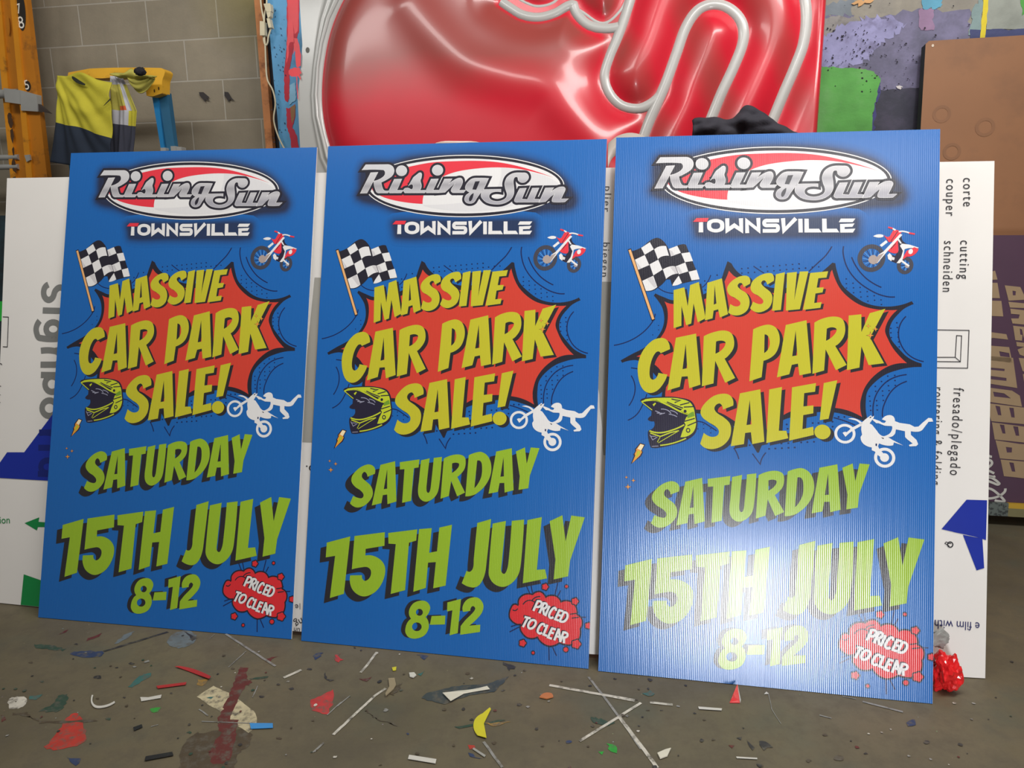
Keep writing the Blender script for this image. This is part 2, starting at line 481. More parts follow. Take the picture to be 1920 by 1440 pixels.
# --- day and date
a = Art('D1')
SAT = [('D1', '825,415 ~825,330 ~780,285 ~710,275 ~590,330 ~490,440 ~475,530 ~530,610 ~610,665 ~655,725 ~640,775 ~590,780 500,745 452,858 ~530,915 ~610,915 ~700,870 ~780,770 ~795,680 ~760,590 ~690,525 ~635,470 ~640,410 ~680,388 715,460'),
 ('D1', '910,280 1130,225 1150,830 1015,870 1010,725 945,735 925,855 780,890|1012,340 1010,638 960,645'),
 ('D1', '1200,240 1495,198 1482,318 1412,330 1370,820 1235,850 1270,345 1202,350'),
 ('D1', '1518,212 1648,182 ~1605,560 ~1602,670 ~1628,700 ~1655,660 ~1670,560 1710,176 1832,160 ~1795,560 ~1760,710 ~1680,800 ~1580,832 ~1500,780 ~1473,680 ~1490,500'),
 ('D2', '260,345 ~380,295 ~490,285 ~570,320 ~588,400 ~570,500 ~520,570 462,620 578,855 460,912 370,680 335,908 210,948|385,418 ~450,408 ~490,430 ~460,500 382,560'),
 ('D2', '635,295 ~740,255 ~830,248 ~920,310 ~968,430 ~960,590 ~880,750 ~750,870 ~660,905 582,912|760,375 ~810,385 ~832,450 ~825,600 ~780,710 718,790'),
 ('D2', '1045,240 1278,190 1305,820 1170,855 1165,710 1095,712 1070,845 930,872|1155,318 1160,612 1107,618'),
 ('D2', '1340,238 1475,178 1502,425 1562,178 1693,190 1548,600 1525,790 1378,815 1397,610')]
DATE = [('J1', '158,350 460,270 378,1008 198,1062 265,520 145,540'),
 ('J1', '515,265 905,215 900,390 658,430 655,515 ~760,520 ~860,580 ~908,670 ~895,800 ~830,930 ~740,1010 ~620,1040 ~510,980 ~460,880 460,770 612,768 ~620,820 ~660,840 ~715,790 ~725,710 ~680,665 ~600,668 480,693'),
 ('J1', '948,225 1322,178 1308,322 1215,350 1165,960 980,1008 1045,368 952,362'),
 ('J1', '1345,175 1508,162 1475,478 1575,460 1605,155 1768,118 1685,900 1525,935 1560,598 1460,605 1430,930 1270,980'),
 ('J2', '378,232 555,182 ~500,700 ~470,900 ~400,1030 ~310,1060 178,1005 240,845 ~290,855 ~325,800 ~332,700'),
 ('J2', '575,240 745,205 ~690,760 ~685,850 ~718,885 ~750,850 ~775,750 820,205 978,188 ~935,760 ~900,900 ~810,1010 ~700,1052 ~590,1010 ~530,920 ~525,820'),
 ('J2', '1020,195 1205,155 1140,832 1245,825 1270,942 960,1005'), ('J2', '1305,208 1468,132 1508,468 1582,135 1755,158 1565,715 1540,915 1355,955 1378,700')]
words(a, 'D1', SAT, I_LIME, (-11.5, 9.5), 5, 4)
words(a, 'J1', DATE, I_LIME, (-11.5, 9.8), 5, 4)
e8 = lambda x, y, r, r2: ' '.join('~%f,%f' % q for q in ell(x, y, r, r2, 10))
TIME = [('E', '~480,378 ~580,400 ~640,490 ~620,590 560,670 ~610,760 ~612,880 ~540,1000 ~400,1058 ~270,1045 ~200,960 ~200,860 ~240,760 300,705 ~260,620 ~275,520 ~350,420|' + e8(448, 588, 62, 62) + '|' + e8(402, 848, 86, 78)),
 ('E', '668,655 915,645 905,805 635,812'), ('E', '950,410 1195,345 1135,960 990,1000 1040,550 945,572'),
 ('E', '1232,580 ~1225,480 ~1290,370 ~1400,320 ~1510,330 ~1590,430 ~1590,540 ~1530,650 1345,825 1540,808 1535,938 1180,990 1188,835 ~1280,720 ~1400,600 ~1450,520 ~1415,475 ~1375,500 1362,560')]
words(a, 'E', TIME, I_LIME, (-8, -1.6), 5, 4)
POSTER['date_lettering'] = a.mb
# --- logo
a = Art('L')
hull = path('~140,330 ~200,215 ~600,205 ~900,130 ~1400,95 ~1900,85 ~2400,125 ~2900,260 ~3120,420 ~3240,570 ~3330,740 ~3270,850 ~2850,890 ~2500,990 ~1900,1050 ~1300,1010 ~800,930 ~400,790 ~100,700 ~130,560', steps=4)
a.glow(hull, [(0, .92), (4, .75), (8, .45), (13, .18), (20, 0)], I_SOFT, 1, (1, 3))
twn = path('~640,1090 ~1200,1085 ~2000,1085 ~2700,1090 ~2715,1200 ~2690,1300 ~2000,1310 ~1300,1305 ~680,1300 ~640,1200', steps=5)
a.glow(twn, [(0, .85), (3, .7), (7, .42), (12, .18), (18, 0)], I_SOFT, 2, (1, 2.5))
cx, cy, ea, eb = 872, 350.2, 187, 58.6
a.r('X')
a.fill(ell(cx, cy, ea + .6, eb + .6, 72), I_OUT, 3)
a.line(ell(cx, cy, ea - .6, eb - .6, 72), 1.3, I_WHITE, 4, True)
a.fill(ell(cx, cy, ea - 6.8, eb - 6.8, 72), I_WHITE, 4)
a.r('L').fill('1065,830 ~800,805 ~560,755 ~400,690 ~300,600 330,520 ~500,380 ~700,310 ~850,270 ~1200,205 ~1600,185 ~1900,183 ~2200,205 ~2500,265 ~2800,355 3025,440 ~2800,370 ~2500,305 ~2200,283 ~1900,297 ~1600,340 ~1400,405 ~1250,490 ~1120,600 ~1075,720', I_LRED, 5)
a.fill('2250,292 ~2500,318 ~2800,385 ~3000,460 ~3110,560 2190,572 ~2240,440', I_GREY, 5)
a.fill('1080,845 ~1500,830 ~2000,770 ~2400,700 2450,850 ~2100,925 ~1700,945 ~1350,915 ~1080,860', I_GREY, 5)
a.r('L').fill('200,325 500,315 ~500,390 430,450 335,490 300,570 240,650', I_OUT, 6.5)
SCRIPT = [('L', '285,357 390,352 227,662 130,665'),
 ('L', '155,312 210,237 520,235 ~600,255 ~635,320 ~610,395 ~540,450 440,500 ~460,590 ~490,630 575,625 540,662 400,662 ~365,635 330,485 ~430,450 ~495,395 ~500,340 ~470,312'),
 ('L', e8(748, 328, 79, 76)), ('L', '640,458 750,455 675,625 775,625 740,662 570,662 555,640'),
 ('L', '930,430 1010,365 ~1045,370 ~1045,430 ~1030,480 ~1045,560 1020,628 1130,625 1095,662 800,662 ~785,610 ~840,590 ~905,612 ~925,560 ~905,530 850,558'),
 ('L', e8(1290, 322, 79, 76)), ('L', '1195,458 1300,455 1220,625 1320,625 1290,662 1125,662 1112,640'),
 ('L', '1395,458 1505,455 1450,545 ~1560,462 ~1640,445 ~1665,490 ~1645,560 1605,628 1710,625 1680,662 1520,662 ~1495,625 ~1540,545 1560,510 1400,655 1300,662'),
 ('L2', '455,450 ~320,445 ~210,455 ~130,530 ~110,600 ~150,645 ~175,655 ~115,710 ~100,780 ~150,822 ~230,810 ~280,740 345,650 360,640 375,620|255,495 325,490 270,620 212,615|232,668 ~182,710 ~162,765 ~178,795 ~215,750'),
 ('L2', '370,618 640,614 640,652 ~520,655 ~465,700 ~475,760 ~550,795 ~640,790 ~715,750 ~735,690 ~710,600 ~702,520 ~740,430 ~830,375 ~960,368 ~1030,380 ~1055,440 ~1010,500 ~950,510 ~905,480 ~890,430 ~845,435 ~825,500 ~835,600 ~830,690 ~780,770 ~680,825 ~560,838 ~430,810 ~355,740 ~345,690'),
 ('L2', '925,605 1020,600 950,765 1040,772 1115,600 1210,598 1135,765 1225,770 1205,808 ~1060,808 900,808 ~852,800 ~848,770'),
 ('L2', '1310,598 1430,595 1370,680 ~1480,600 ~1570,582 ~1605,610 ~1580,680 1535,765 1650,762 1600,805 ~1450,808 ~1410,795 ~1430,720 1465,665 1310,800 1215,812')]
for i, (rg, q) in enumerate(SCRIPT):
    a.r(rg)
    o = q.split('|')[0]
    a.line(o, 9.8, I_OUT, 6, True); a.fill([o], I_OUT, 6.5)
    a.line(o, .9, I_WHITE, 7, True)
    a.fill([q], I_SILV, 8)
    for hole in q.split('|')[1:]: pass
a.r('L')
a.fill('660,1085 818,1085 795,1138 612,1138', I_LRED, 8)
a.fill('690,1143 742,1143 742,1285 682,1285', I_WHITE, 8)
a.fill(['~1017,1193 ~1000,1255 ~905,1288 ~810,1255 ~793,1193 ~810,1130 ~905,1098 ~1000,1130|~963,1193 ~950,1228 ~905,1240 ~860,1228 ~847,1193 ~860,1158 ~905,1148 ~950,1158'], I_WHITE, 8)
a.line('1057,1105 1057,1255 1147,1190 1235,1255 1235,1105', 6.9, I_WHITE, 8)
a.line('1312,1285 1312,1130 1460,1260 1460,1100', 6.6, I_WHITE, 8)
a.line('1715,1125 1580,1125 ~1545,1132 ~1535,1158 ~1545,1185 1580,1192 1670,1192 ~1702,1200 ~1710,1228 ~1702,1258 1670,1267 1525,1267', 6.4, I_WHITE, 8)
a.r('L2')
a.line('180,1105 188,1262 335,1105', 6.8, I_WHITE, 8)
a.fill('375,1100 430,1100 430,1292 375,1292', I_WHITE, 8)
a.fill('455,1100 510,1100 510,1240 640,1240 672,1292 450,1292', I_WHITE, 8)
a.fill('682,1100 740,1100 740,1240 868,1240 900,1292 680,1292', I_WHITE, 8)
a.fill('925,1100 1112,1100 1075,1150 895,1150', I_WHITE, 8)
a.fill('912,1175 1100,1168 1070,1215 970,1218 970,1245 1108,1240 1075,1295 912,1295', I_WHITE, 8)
POSTER['company_logo'] = a.mb
# --- flag
a = Art('F')
fl = '205,345 ~330,295 ~460,190 ~550,160 ~630,215 685,315 800,270 ~870,250 915,258 1085,745 ~980,765 725,835 700,740 650,740 ~590,810 535,855 ~460,900 375,905'
a.fill([fl], I_OUT, 5)
for q in ('330,300 445,220 495,320 375,395', '500,320 ~570,280 655,275 690,410 ~600,420 545,460', '245,465 375,400 430,540 285,605', '690,315 800,272 845,370 715,420', '850,378 960,362 1000,485 895,500',
          '435,530 550,465 600,605 480,685', '605,600 ~700,560 765,560 800,660 ~720,680 645,735', '772,560 900,505 935,630 812,670', '940,635 1045,608 1080,740 975,755', '335,760 480,690 528,845 ~460,890 378,900', '810,690 850,790 ~790,820 725,830 ~740,790'):
    a.fill([q], I_WHITE, 6)
for q in ('690,320 715,420 760,405 735,350', '772,565 830,660 860,650 815,560', '700,565 765,562 800,655 770,665', '250,470 300,600 330,585', '400,735 470,700 525,845 490,855'):
    a.fill([q], I_WSH, 7)
a.line('180,325 465,1300', 6.3, I_OUT, 6); a.line('182,335 463,1290', 4.2, I_TAN, 7)
POSTER['checkered_flag'] = a.mb
# --- dirt bike
a = Art('M')
a.line(ell(985, 530, 148, 164, 40, 20), 7.2, I_TYRE, 3, True)
for k in range(18):
    an = 2 * pi * k / 18
    a.line([(1000 + 40 * cos(an), 555 + 40 * sin(an)), (985 + 112 * cos(an), 530 + 128 * sin(an))], .8, I_SPOKE if k % 2 else I_NAVY, 3)
a.fill('~945,560 ~975,500 ~1030,490 ~1060,540 ~1040,605 ~985,610', I_HUB, 4)
a.line(ell(1415, 632, 80, 98, 32, 15), 6, I_TYRE, 3, True)
for k in range(12):
    an = 2 * pi * k / 12
    a.line([(1430 + 15 * cos(an), 632 + 15 * sin(an)), (1415 + 60 * cos(an), 632 + 75 * sin(an))], .8, I_SPOKE if k % 2 else I_NAVY, 3)
a.fill('1350,240 1380,230 ~1410,310 1530,360 1400,400 1390,560 1330,600 1300,600 1230,570 1200,470 1290,500 1340,420 1330,300', I_HBL, 4)
a.fill('1015,225 ~1080,200 1145,210 ~1140,235 ~1080,245', I_WHITE, 5)
a.fill('1180,280 1200,310 1120,375 1095,350', I_WHITE, 4)
a.fill('1280,290 1330,270 1335,420 ~1300,465 1200,430 1230,370', I_LRED, 5)
a.fill('1270,150 ~1320,140 1380,175 1270,300 1215,310 1160,225 1150,205 ~1190,235 1230,225', I_LRED, 6)
a.fill('1360,195 1390,208 1180,450 1060,600 1025,605 1075,485 1140,440', I_WHITE, 7)
a.fill('1150,460 1100,480 ~1050,520 1025,605 1050,605', I_HUB, 8)
a.line('1330,160 1240,300|1300,330 1240,400', .8, I_OUT, 7)
a.line('1262,118 1300,140|1350,165 ~1400,160 1480,182', 2.4, I_WHITE, 7); a.line('1215,103 1262,118|1480,185 1545,197', 2.6, I_LRED, 8)
a.fill('1380,330 1480,345 1600,388 1560,400 ~1480,392 1412,410 1402,470 ~1380,560 1345,602 1305,600 1365,520 1392,430 1355,360', I_WHITE, 6)
a.fill('1310,255 1335,250 1380,325 1360,330', I_WHITE, 6)
a.fill('1540,380 1592,402 ~1570,450 ~1510,500 1440,510 1392,548 1390,520 1440,430', I_LRED, 7)
a.fill(ell(1490, 440, 28, 38, 16, 20), I_WHITE, 8)
a.fill('1190,490 1220,460 1250,500 1240,575 1200,545', I_WHITE, 7); a.fill('1245,510 1285,525 1275,560 1240,555', I_GREY, 7)
a.line('1370,568 1460,640', 3, I_WHITE, 7); a.fill(ell(1440, 640, 28, 30, 14), I_HUB, 4)
POSTER['dirt_bike'] = a.mb
# --- stunt rider silhouette
a = Art('R')
a.line(ell(425, 887, 118, 118, 44), 4.3, I_WHITE, 4, True)
a.line(ell(927, 1217, 116, 118, 44), 4.8, I_WHITE, 4, True)
a.fill(ell(925, 1215, 58, 60, 24), I_WHITE, 4)
a.fill('395,875 ~420,862 450,865 520,800 640,735 640,775 540,835 480,880 430,930 415,905', I_WHITE, 5)
a.fill('470,680 ~540,672 ~610,700 655,740 630,760 ~580,710 ~520,690', I_WHITE, 5)
a.fill('640,735 700,680 740,650 765,630 780,655 805,635 800,665 775,700 745,745 775,760 840,850 ~895,912 950,915 1040,975 1170,1048 1050,1005 1040,1045 ~960,1050 860,1020 845,1060 860,1095 930,1180 900,1230 850,1190 800,1130 765,1115 765,1075 ~690,1050 ~640,1000 625,930 645,900 635,830', I_WHITE, 5)
a.fill('780,690 800,680 880,712 ~930,735 955,708 905,688 ~950,642 ~1010,628 ~1055,650 1070,710 1130,735 1260,755 1320,790 1370,785 1420,735 1500,665 1545,670 1560,715 1500,720 1420,830 ~1370,855 1270,850 1270,900 1340,970 1360,1030 1335,1055 1250,1060 1240,1040 1290,1020 1220,960 1195,930 1195,850 1080,825 1070,880 ~1010,930 930,918 ~1000,880 ~1032,820 1030,780 940,775 860,740 830,740', I_WHITE, 6)
a.fill('885,935 925,945 915,960 895,950|', I_OUT, 7) if False else a.fill('885,935 925,945 915,960', I_OUT, 7)
a.fill('815,1020 835,1025 830,1060 812,1050', I_NAVY, 7)
a.line('750,665 765,655', 1.2, I_OUT, 7)
POSTER['stunt_rider'] = a.mb
# --- helmet
a = Art('H')
a.fill('350,355 ~380,325 ~500,305 ~740,296 ~850,308 ~1000,348 ~1062,440 ~1077,560 ~1087,680 ~1052,810 ~940,902 ~760,967 ~560,1012 475,1007 ~450,920 ~440,800 455,765 ~520,720 525,640 ~450,625 455,590 490,560 495,500 ~430,440', I_HBL, 4)
a.fill('420,332 ~560,316 ~740,312 ~860,324 ~985,368 ~1040,450 ~1058,570 ~1068,680 ~1032,785 ~955,845 862,862 892,770 932,690 915,650 945,580 ~968,545 ~940,500 ~840,450 ~650,372 ~500,345 375,358', I_HYE, 5)
a.fill('~970,545 1040,505 1052,565 960,595', I_HGR, 6); a.fill('460,345 560,340 620,375 ~520,352', I_HGR, 6)
a.line('760,330 820,345 875,348 800,378|870,412 985,380|918,442 1035,435|960,700 1070,650|700,372 780,410 900,455|920,640 1050,600', 1.5, I_HBL, 6)
a.line('372,368 ~440,350 ~560,350 ~700,410 ~860,500 960,540', 2.2, I_HYE, 6)
a.line('370,372 500,482', 1.2, I_HYE, 6)
a.fill('510,405 545,380 555,392 525,432', I_HYE, 6)
a.line('465,775 ~600,800 ~760,762 910,690', 2.4, I_HYE, 5); a.line('475,805 600,852 740,795 840,772', 1.6, I_HYE, 5)
a.line('575,940 700,860 830,780|560,930 600,855', .9, I_HYE, 5); a.line('600,975 ~760,945 930,878', 1.7, I_HYE, 5)
a.fill('900,470 ~950,480 ~975,510 960,545 ~900,530 870,490', I_HYE, 6); a.fill(ell(930, 500, 20, 22, 12), I_HBL, 7)
a.line(ell(963, 765, 22, 27, 16), 1.4, I_HBL, 6, True)
a.line('545,495 600,520|565,525 640,530|600,545 665,525|620,470 ~700,485 745,530|740,490 ~800,510 830,540|720,540 ~780,555 820,575', 1.1, I_HLN, 5)
a.line('465,830 500,900 560,860|480,850 540,850|490,990 570,985', .9, I_HLN, 5)
POSTER['motocross_helmet'] = a.mb
a = Art('H')
a.fill('335,943 403,965 360,1045 370,1075 343,1130 205,1240 250,1130 245,1100 270,1060 265,1030', I_OUT, 3)
a.fill('340,955 388,972 347,1050 357,1070 330,1120 225,1225 268,1120 262,1095 285,1050 280,1035', I_ORA, 4)
a.fill('340,958 386,974 347,1048 300,1022', I_CRM, 5); a.fill('300,1050 345,1060 320,1110 265,1160 285,1095', I_YEL, 5)
POSTER['lightning_bolt'] = a.mb
# --- badge
a = Art('P')
cl = '400,440 ~420,330 ~520,260 655,265 ~720,218 ~810,218 890,310 ~980,278 ~1090,300 1165,395 ~1250,372 ~1350,395 ~1430,480 1450,620 ~1530,690 ~1545,790 1508,880 ~1510,980 1480,1070 1330,1170 ~1240,1165 1130,1130 ~1050,1175 ~940,1190 ~820,1130 740,1030 ~640,1055 ~540,1030 ~450,930 432,850 436,800 ~350,790 ~250,700 ~238,590 ~290,460 ~340,437 390,455'
a.line('545,110 600,240|625,95 655,240|1105,60 1055,265|1155,195 1110,285|1440,670 1605,670|1440,590 1470,578|270,840 365,810|245,935 410,850|945,1210 948,1440|1010,1210 1080,1360', 1.6, I_NAVY, 1)
a.line(cl, 2.6, I_OUT, 5.5, True); a.fill([cl], I_BRED, 5)
for x, y, r, n in ((880, 125, 62, 5), (1415, 385, 66, 5), (1650, 820, 60, 5), (475, 1135, 66, 5), (1435, 1150, 84, 5)):
    q = [(x + (r * (1 + .10 * cos(n * t))) * cos(t), y + (r * (1 + .10 * cos(n * t))) * sin(t)) for t in (2 * pi * i / 40 + .4 for i in range(40))]
    a.fill(q, I_BRED, 7); a.line(q, 1.5, I_OUT, 8, True)
for x, y, r in ((1262, 118, 32), (1248, 1248, 48), (662, 1308, 32)):
    a.fill(ell(x, y, r, r, 20), I_BRED, 7); a.line(ell(x, y, r, r, 20), 1.3, I_OUT, 8, True)
a.line('300,540 ~345,552 385,520|485,440 ~580,370 690,400|640,380 ~700,320 790,300|1330,615 1440,600|1360,685 1480,670', 1.5, I_OUT, 6)
LET = ('748,380 672,548|748,385 ~805,395 ~815,440 ~780,480 715,482|858,415 780,590|858,420 ~905,435 ~905,480 ~870,510 825,508|845,515 858,620|955,475 882,640|'
       '1070,545 ~1060,505 ~1020,515 ~965,590 ~950,650 ~975,682 1018,672|1135,540 1060,705 1112,725|1135,545 1195,562|1098,625 1150,640|1215,580 1140,735|1215,582 ~1270,600 ~1280,660 ~1245,725 ~1200,750 1140,738|'
       '520,668 610,690|570,680 485,840|~655,722 ~708,745 ~700,810 ~650,865 ~595,870 ~575,825 ~600,760 ~640,724|'
       '868,835 ~855,795 ~810,800 ~760,870 ~745,925 ~775,960 815,950|918,815 850,980 905,1000|1005,865 930,1030 990,1052|1005,870 1060,888|970,940 1025,955|1120,885 1045,1075|1125,885 1150,1105|1085,1010 1140,1025|1205,935 1155,1095|1205,940 ~1270,960 ~1275,1005 ~1240,1030 1180,1025|1215,1035 1215,1125')
a.line(LET, 4.6, I_OUT, 8.5, d=(-1.6, -1.4)); a.line(LET, 3.9, I_WHITE, 9.5)
POSTER['price_badge'] = a.mb
NAMES = {}
spots = [(-1.5894, 2.2402, -9.2272, 15.85), (-.6678, 2.0874, -10.239, 15.665), (.245, 1.9165, -10.2225, 15.394)]
labs = ['leftmost of the three blue car park sale signs, in front of the stepladder', 'middle one of the three blue car park sale signs, standing between the other two',
        'rightmost of the three blue car park sale signs, standing beside the red plastic bag']
proto = None
for i, (x, y, yw, ln) in enumerate(spots):
    fr = Frame(x, y + .004, yw, ln, .002)
    M_ = fr.m @ Matrix.Translation((0, 0, -BT))
    root = empty('sale_sign', M_)
    tag(root, labs[i], 'sign', 'blue car park sale signs')
    if proto is None:
        proto = [mb.build(nm.strip('_'), root) for nm, mb in POSTER.items()]
    else:
        for c in proto:
            q = c.copy(); COL.objects.link(q); q.parent = root
# ------------------------------------------------------------------ helpers for flat outlines on a frame
def reg2px(reg, pts):
    if isinstance(reg, str): reg = REG[reg]
    x0, y0, k = reg
    return [(x0 + p[0] / k, y0 + p[1] / k) for p in pts]
def on(fr, reg, s_, closed=True, off=0.0, steps=6):
    return clean([fr.hit(x, y, off) for x, y in reg2px(reg, path(s_, closed, steps) if isinstance(s_, str) else s_)])
def ribbon(mb, l, w, z, m, closed=False):
    A, B = offs(l, w / 2, closed), offs(l, -w / 2, closed)
    n = len(l)
    mb.add([(x, y, z) for x, y in B + A], [(i, (i + 1) % n, n + (i + 1) % n, n + i) for i in range(n if closed else n - 1)], m)
def text_mesh(txt, size, shear=0, spacing=1.0):
    c = bpy.data.curves.new('t', 'FONT'); c.body = txt; c.size = size; c.shear = shear; c.space_character = spacing
    c.resolution_u = 3
    o = bpy.data.objects.new('t', c); COL.objects.link(o)
    bpy.context.view_layer.update()
    me = bpy.data.meshes.new_from_object(o.evaluated_get(bpy.context.evaluated_depsgraph_get()))
    vs = [v.co.copy() for v in me.vertices]; fs = [tuple(q.vertices) for q in me.polygons]
    bpy.data.objects.remove(o); bpy.data.curves.remove(c); bpy.data.meshes.remove(me)
    return vs, fs
def put_text(mb, txt, a, b, z, m, shear=0, fn=None, sx=1.0, flip=False):
    """write txt from point a to point b (baseline), height follows the length"""
    vs, fs = text_mesh(txt, 1.0, shear)
    if not vs: return
    x0 = min(v.x for v in vs); x1 = max(v.x for v in vs)
    a, b = Vector(a), Vector(b); e = b - a; k = e.length / (x1 - x0); e.normalize(); n = Vector((-e.y, e.x))
    out = []
    for v in vs:
        p = a + e * ((v.x - x0) * k) + n * (v.y * k * sx)
        q = (p.x, p.y, z)
        out.append(fn(*q) if fn else q)
    mb.add(out, fs, m)

# ------------------------------------------------------------------ floor
def floor_mat():
    m, nt, b = nodes('paint_stained_concrete')
    tc = N(nt, 'TexCoord')
    n1 = N(nt, 'TexNoise', i_Scale=1.3, i_Detail=6.0, i_Roughness=.6); nt.links.new(tc.outputs['Object'], n1.inputs['Vector'])
    c1 = ramp(nt, n1.outputs[0], [(.3, lin((78, 71, 55))), (.5, lin((97, 88, 68))), (.72, lin((108, 98, 76)))])
    n2 = N(nt, 'TexNoise', i_Scale=14, i_Detail=8.0, i_Roughness=.7); nt.links.new(tc.outputs['Object'], n2.inputs['Vector'])
    f2 = ramp(nt, n2.outputs[0], [(.46, (0, 0, 0)), (.68, (.55, .55, .55))])
    c2 = mixc(nt, f2, c1, lin((78, 70, 58)))
    n3 = N(nt, 'TexNoise', i_Scale=3.2, i_Detail=6.0); nt.links.new(tc.outputs['Object'], n3.inputs['Vector'])
    f3 = ramp(nt, n3.outputs[0], [(.54, (0, 0, 0)), (.72, (.5, .5, .5))])
    c3 = mixc(nt, f3, c2, lin((72, 80, 70)))
    n4 = N(nt, 'TexVoronoi', i_Scale=38.0); nt.links.new(tc.outputs['Object'], n4.inputs['Vector'])
    f4 = ramp(nt, n4.outputs['Distance'], [(.03, (1, 1, 1)), (.07, (0, 0, 0))])
    n5 = N(nt, 'TexNoise', i_Scale=9.0); nt.links.new(tc.outputs['Object'], n5.inputs['Vector'])
    g5 = ramp(nt, n5.outputs[0], [(.55, (0, 0, 0)), (.6, (1, 1, 1))])
    mm = N(nt, 'Math', operation='MULTIPLY'); nt.links.new(f4, mm.inputs[0]); nt.links.new(g5, mm.inputs[1])
    n6 = N(nt, 'TexVoronoi', i_Scale=38.0); nt.links.new(tc.outputs['Object'], n6.inputs['Vector'])
    hs = N(nt, 'HueSaturation'); hs.inputs['Saturation'].default_value = .5; hs.inputs['Value'].default_value = .45
    nt.links.new(n6.outputs['Color'], hs.inputs['Color'])
    c4 = mixc(nt, mm.outputs[0], c3, hs.outputs[0])
    nt.links.new(c4, b.inputs['Base Color'])
    r = ramp(nt, n2.outputs[0], [(.3, (.45, .45, .45)), (.7, (.75, .75, .75))]); nt.links.new(r, b.inputs['Roughness'])
    bp = N(nt, 'Bump', i_Strength=.25, i_Distance=.004); nt.links.new(n2.outputs[0], bp.inputs['Height']); nt.links.new(bp.outputs[0], b.inputs['Normal'])
    return m
M_FLOOR = floor_mat()
G = {'A': (0, 1100, 3), 'B': (560, 1140, 3), 'C': (1100, 1200, 1920 / 660), 'D': (1600, 960, 3)}
def fp(reg, s_, closed=True, steps=5):
    x0, y0, k = G[reg]
    l = path(s_, closed, steps) if isinstance(s_, str) else s_
    return clean([tuple(floor_pt(x0 + p[0] / k, y0 + p[1] / k)[:2]) for p in l])
def rag(l, k=.0025, sub=4):
    """ragged edge for a paint stain"""
    o = []
    for i in range(len(l)):
        a, b = l[i], l[(i + 1) % len(l)]
        d = math.hypot(b[0] - a[0], b[1] - a[1])
        n = max(1, min(8, int(d / .01)))
        for j in range(n):
            t = j / n
            o.append((a[0] + (b[0] - a[0]) * t + random.uniform(-k, k), a[1] + (b[1] - a[1]) * t + random.uniform(-k, k)))
    return o
fm = MB()
fm.add([(-6, -6, 0), (6, -6, 0), (6, 7, 0), (-6, 7, 0)], [(0, 1, 2, 3)], M_FLOOR)
def paint(nm, c, rough=.55, worn=.5): return basic('floor_paint_' + nm, c, rough, .15, 30, dirt=((90, 84, 74), 40, .48, .66) if worn else None)
zz = [.0006]
def stain(reg, s_, m, k=.003):
    zz[0] += .00001
    l = rag(fp(reg, s_), k)
    fm.poly([l], zz[0], m)
P_RED, P_DRED, P_BRN = paint('red', (168, 50, 38)), paint('dark_red', (92, 38, 34)), paint('brown', (74, 62, 46))
P_CRM, P_GRN, P_BLU = paint('cream', (182, 170, 138)), paint('dark_green', (44, 66, 52)), paint('dark_blue', (44, 56, 88))
P_TEAL, P_BLK, P_WHT = paint('teal', (54, 96, 92)), paint('black', (46, 42, 42)), paint('white', (190, 184, 172))
P_BGRN, P_OCH, P_GBL = paint('bright_green', (40, 150, 48)), paint('ochre', (150, 116, 56)), paint('grey_blue', (100, 108, 112))
P_LBL = paint('pale_grey', (136, 134, 130))
P_ORG, P_CRED = paint('orange', (170, 100, 60)), paint('crimson', (176, 52, 50))
stain('A', '1130,820 1230,808 ~1400,815 ~1415,870 ~1340,945 ~1300,1040 1000,1060 ~1020,950 ~1060,860', P_BRN, .006)
stain('A', '1200,558 1290,600 1430,700 ~1445,760 1400,822 1330,780 1230,700 1105,620', P_CRM, .001)
stain('A', '1350,455 1390,460 1385,520 ~1412,540 1380,560 1340,640 1310,700 1300,748 1340,750 1335,800 1310,900 ~1270,985 ~1180,975 1240,840 1225,750 1260,680 1310,560', P_DRED, .004)
stain('A', '~440,710 ~470,760 ~475,870 ~350,915 250,905 320,830 ~380,740', P_RED, .004)
stain('A', '1880,575 1870,660 1840,722 1750,700 1750,640', P_CRED, .003)
stain('A', '~350,605 ~380,620 ~370,660 ~330,700 220,702 ~290,660', P_GRN, .004)
stain('A', '~50,640 ~90,620 155,625 150,660 ~60,690', P_WHT, .003)
stain('A', '390,375 ~460,362 590,370 ~560,395 430,392', P_BLU, .004)
stain('A', '590,368 950,258 940,252 580,362', P_BLK, .001)
stain('A', '190,325 270,325 370,352 355,362 200,345', P_GRN, .004)
stain('A', '70,712 150,710 ~200,745 230,755 540,750 550,760 225,770 170,730 75,722', P_BRN, .003)
stain('A', '720,565 ~790,500 850,490 840,510 740,570', P_TEAL, .004)
stain('A', '1105,525 1170,515 1160,555 1110,560', P_OCH, .005)
stain('A', '840,685 900,683 895,705 845,707', P_BGRN, .003)
stain('A', '640,320 700,270 760,250 720,290 650,325', P_GBL, .003)
stain('A', '~945,300 ~1000,255 ~1090,260 ~1100,310 ~1020,345 ~950,330', P_GBL, .004)
stain('A', '1035,250 1112,290 1080,308 1065,280', P_BLK, .001)
stain('A', '500,290 570,262 560,280 480,310', P_DRED, .003)
stain('A', '310,278 385,240 370,256', P_DRED, .002)
stain('A', '1165,625 1180,620 1210,618 1190,636', P_TEAL, .003)
stain('A', '160,620 205,615 240,605 200,640 165,640', P_TEAL, .003)
stain('A', '0,720 40,745 10,758', P_DRED, .004)
stain('A', '370,950 440,965 460,990 430,1000', P_BLU, .006)
stain('A', '1770,380 1825,370 1800,395 1775,412', P_BLU, .004)
stain('A', '1485,410 1570,392 1500,428', P_DRED, .004)
stain('A', '1400,518 1510,505 1500,515 1410,525', P_GRN, .002)
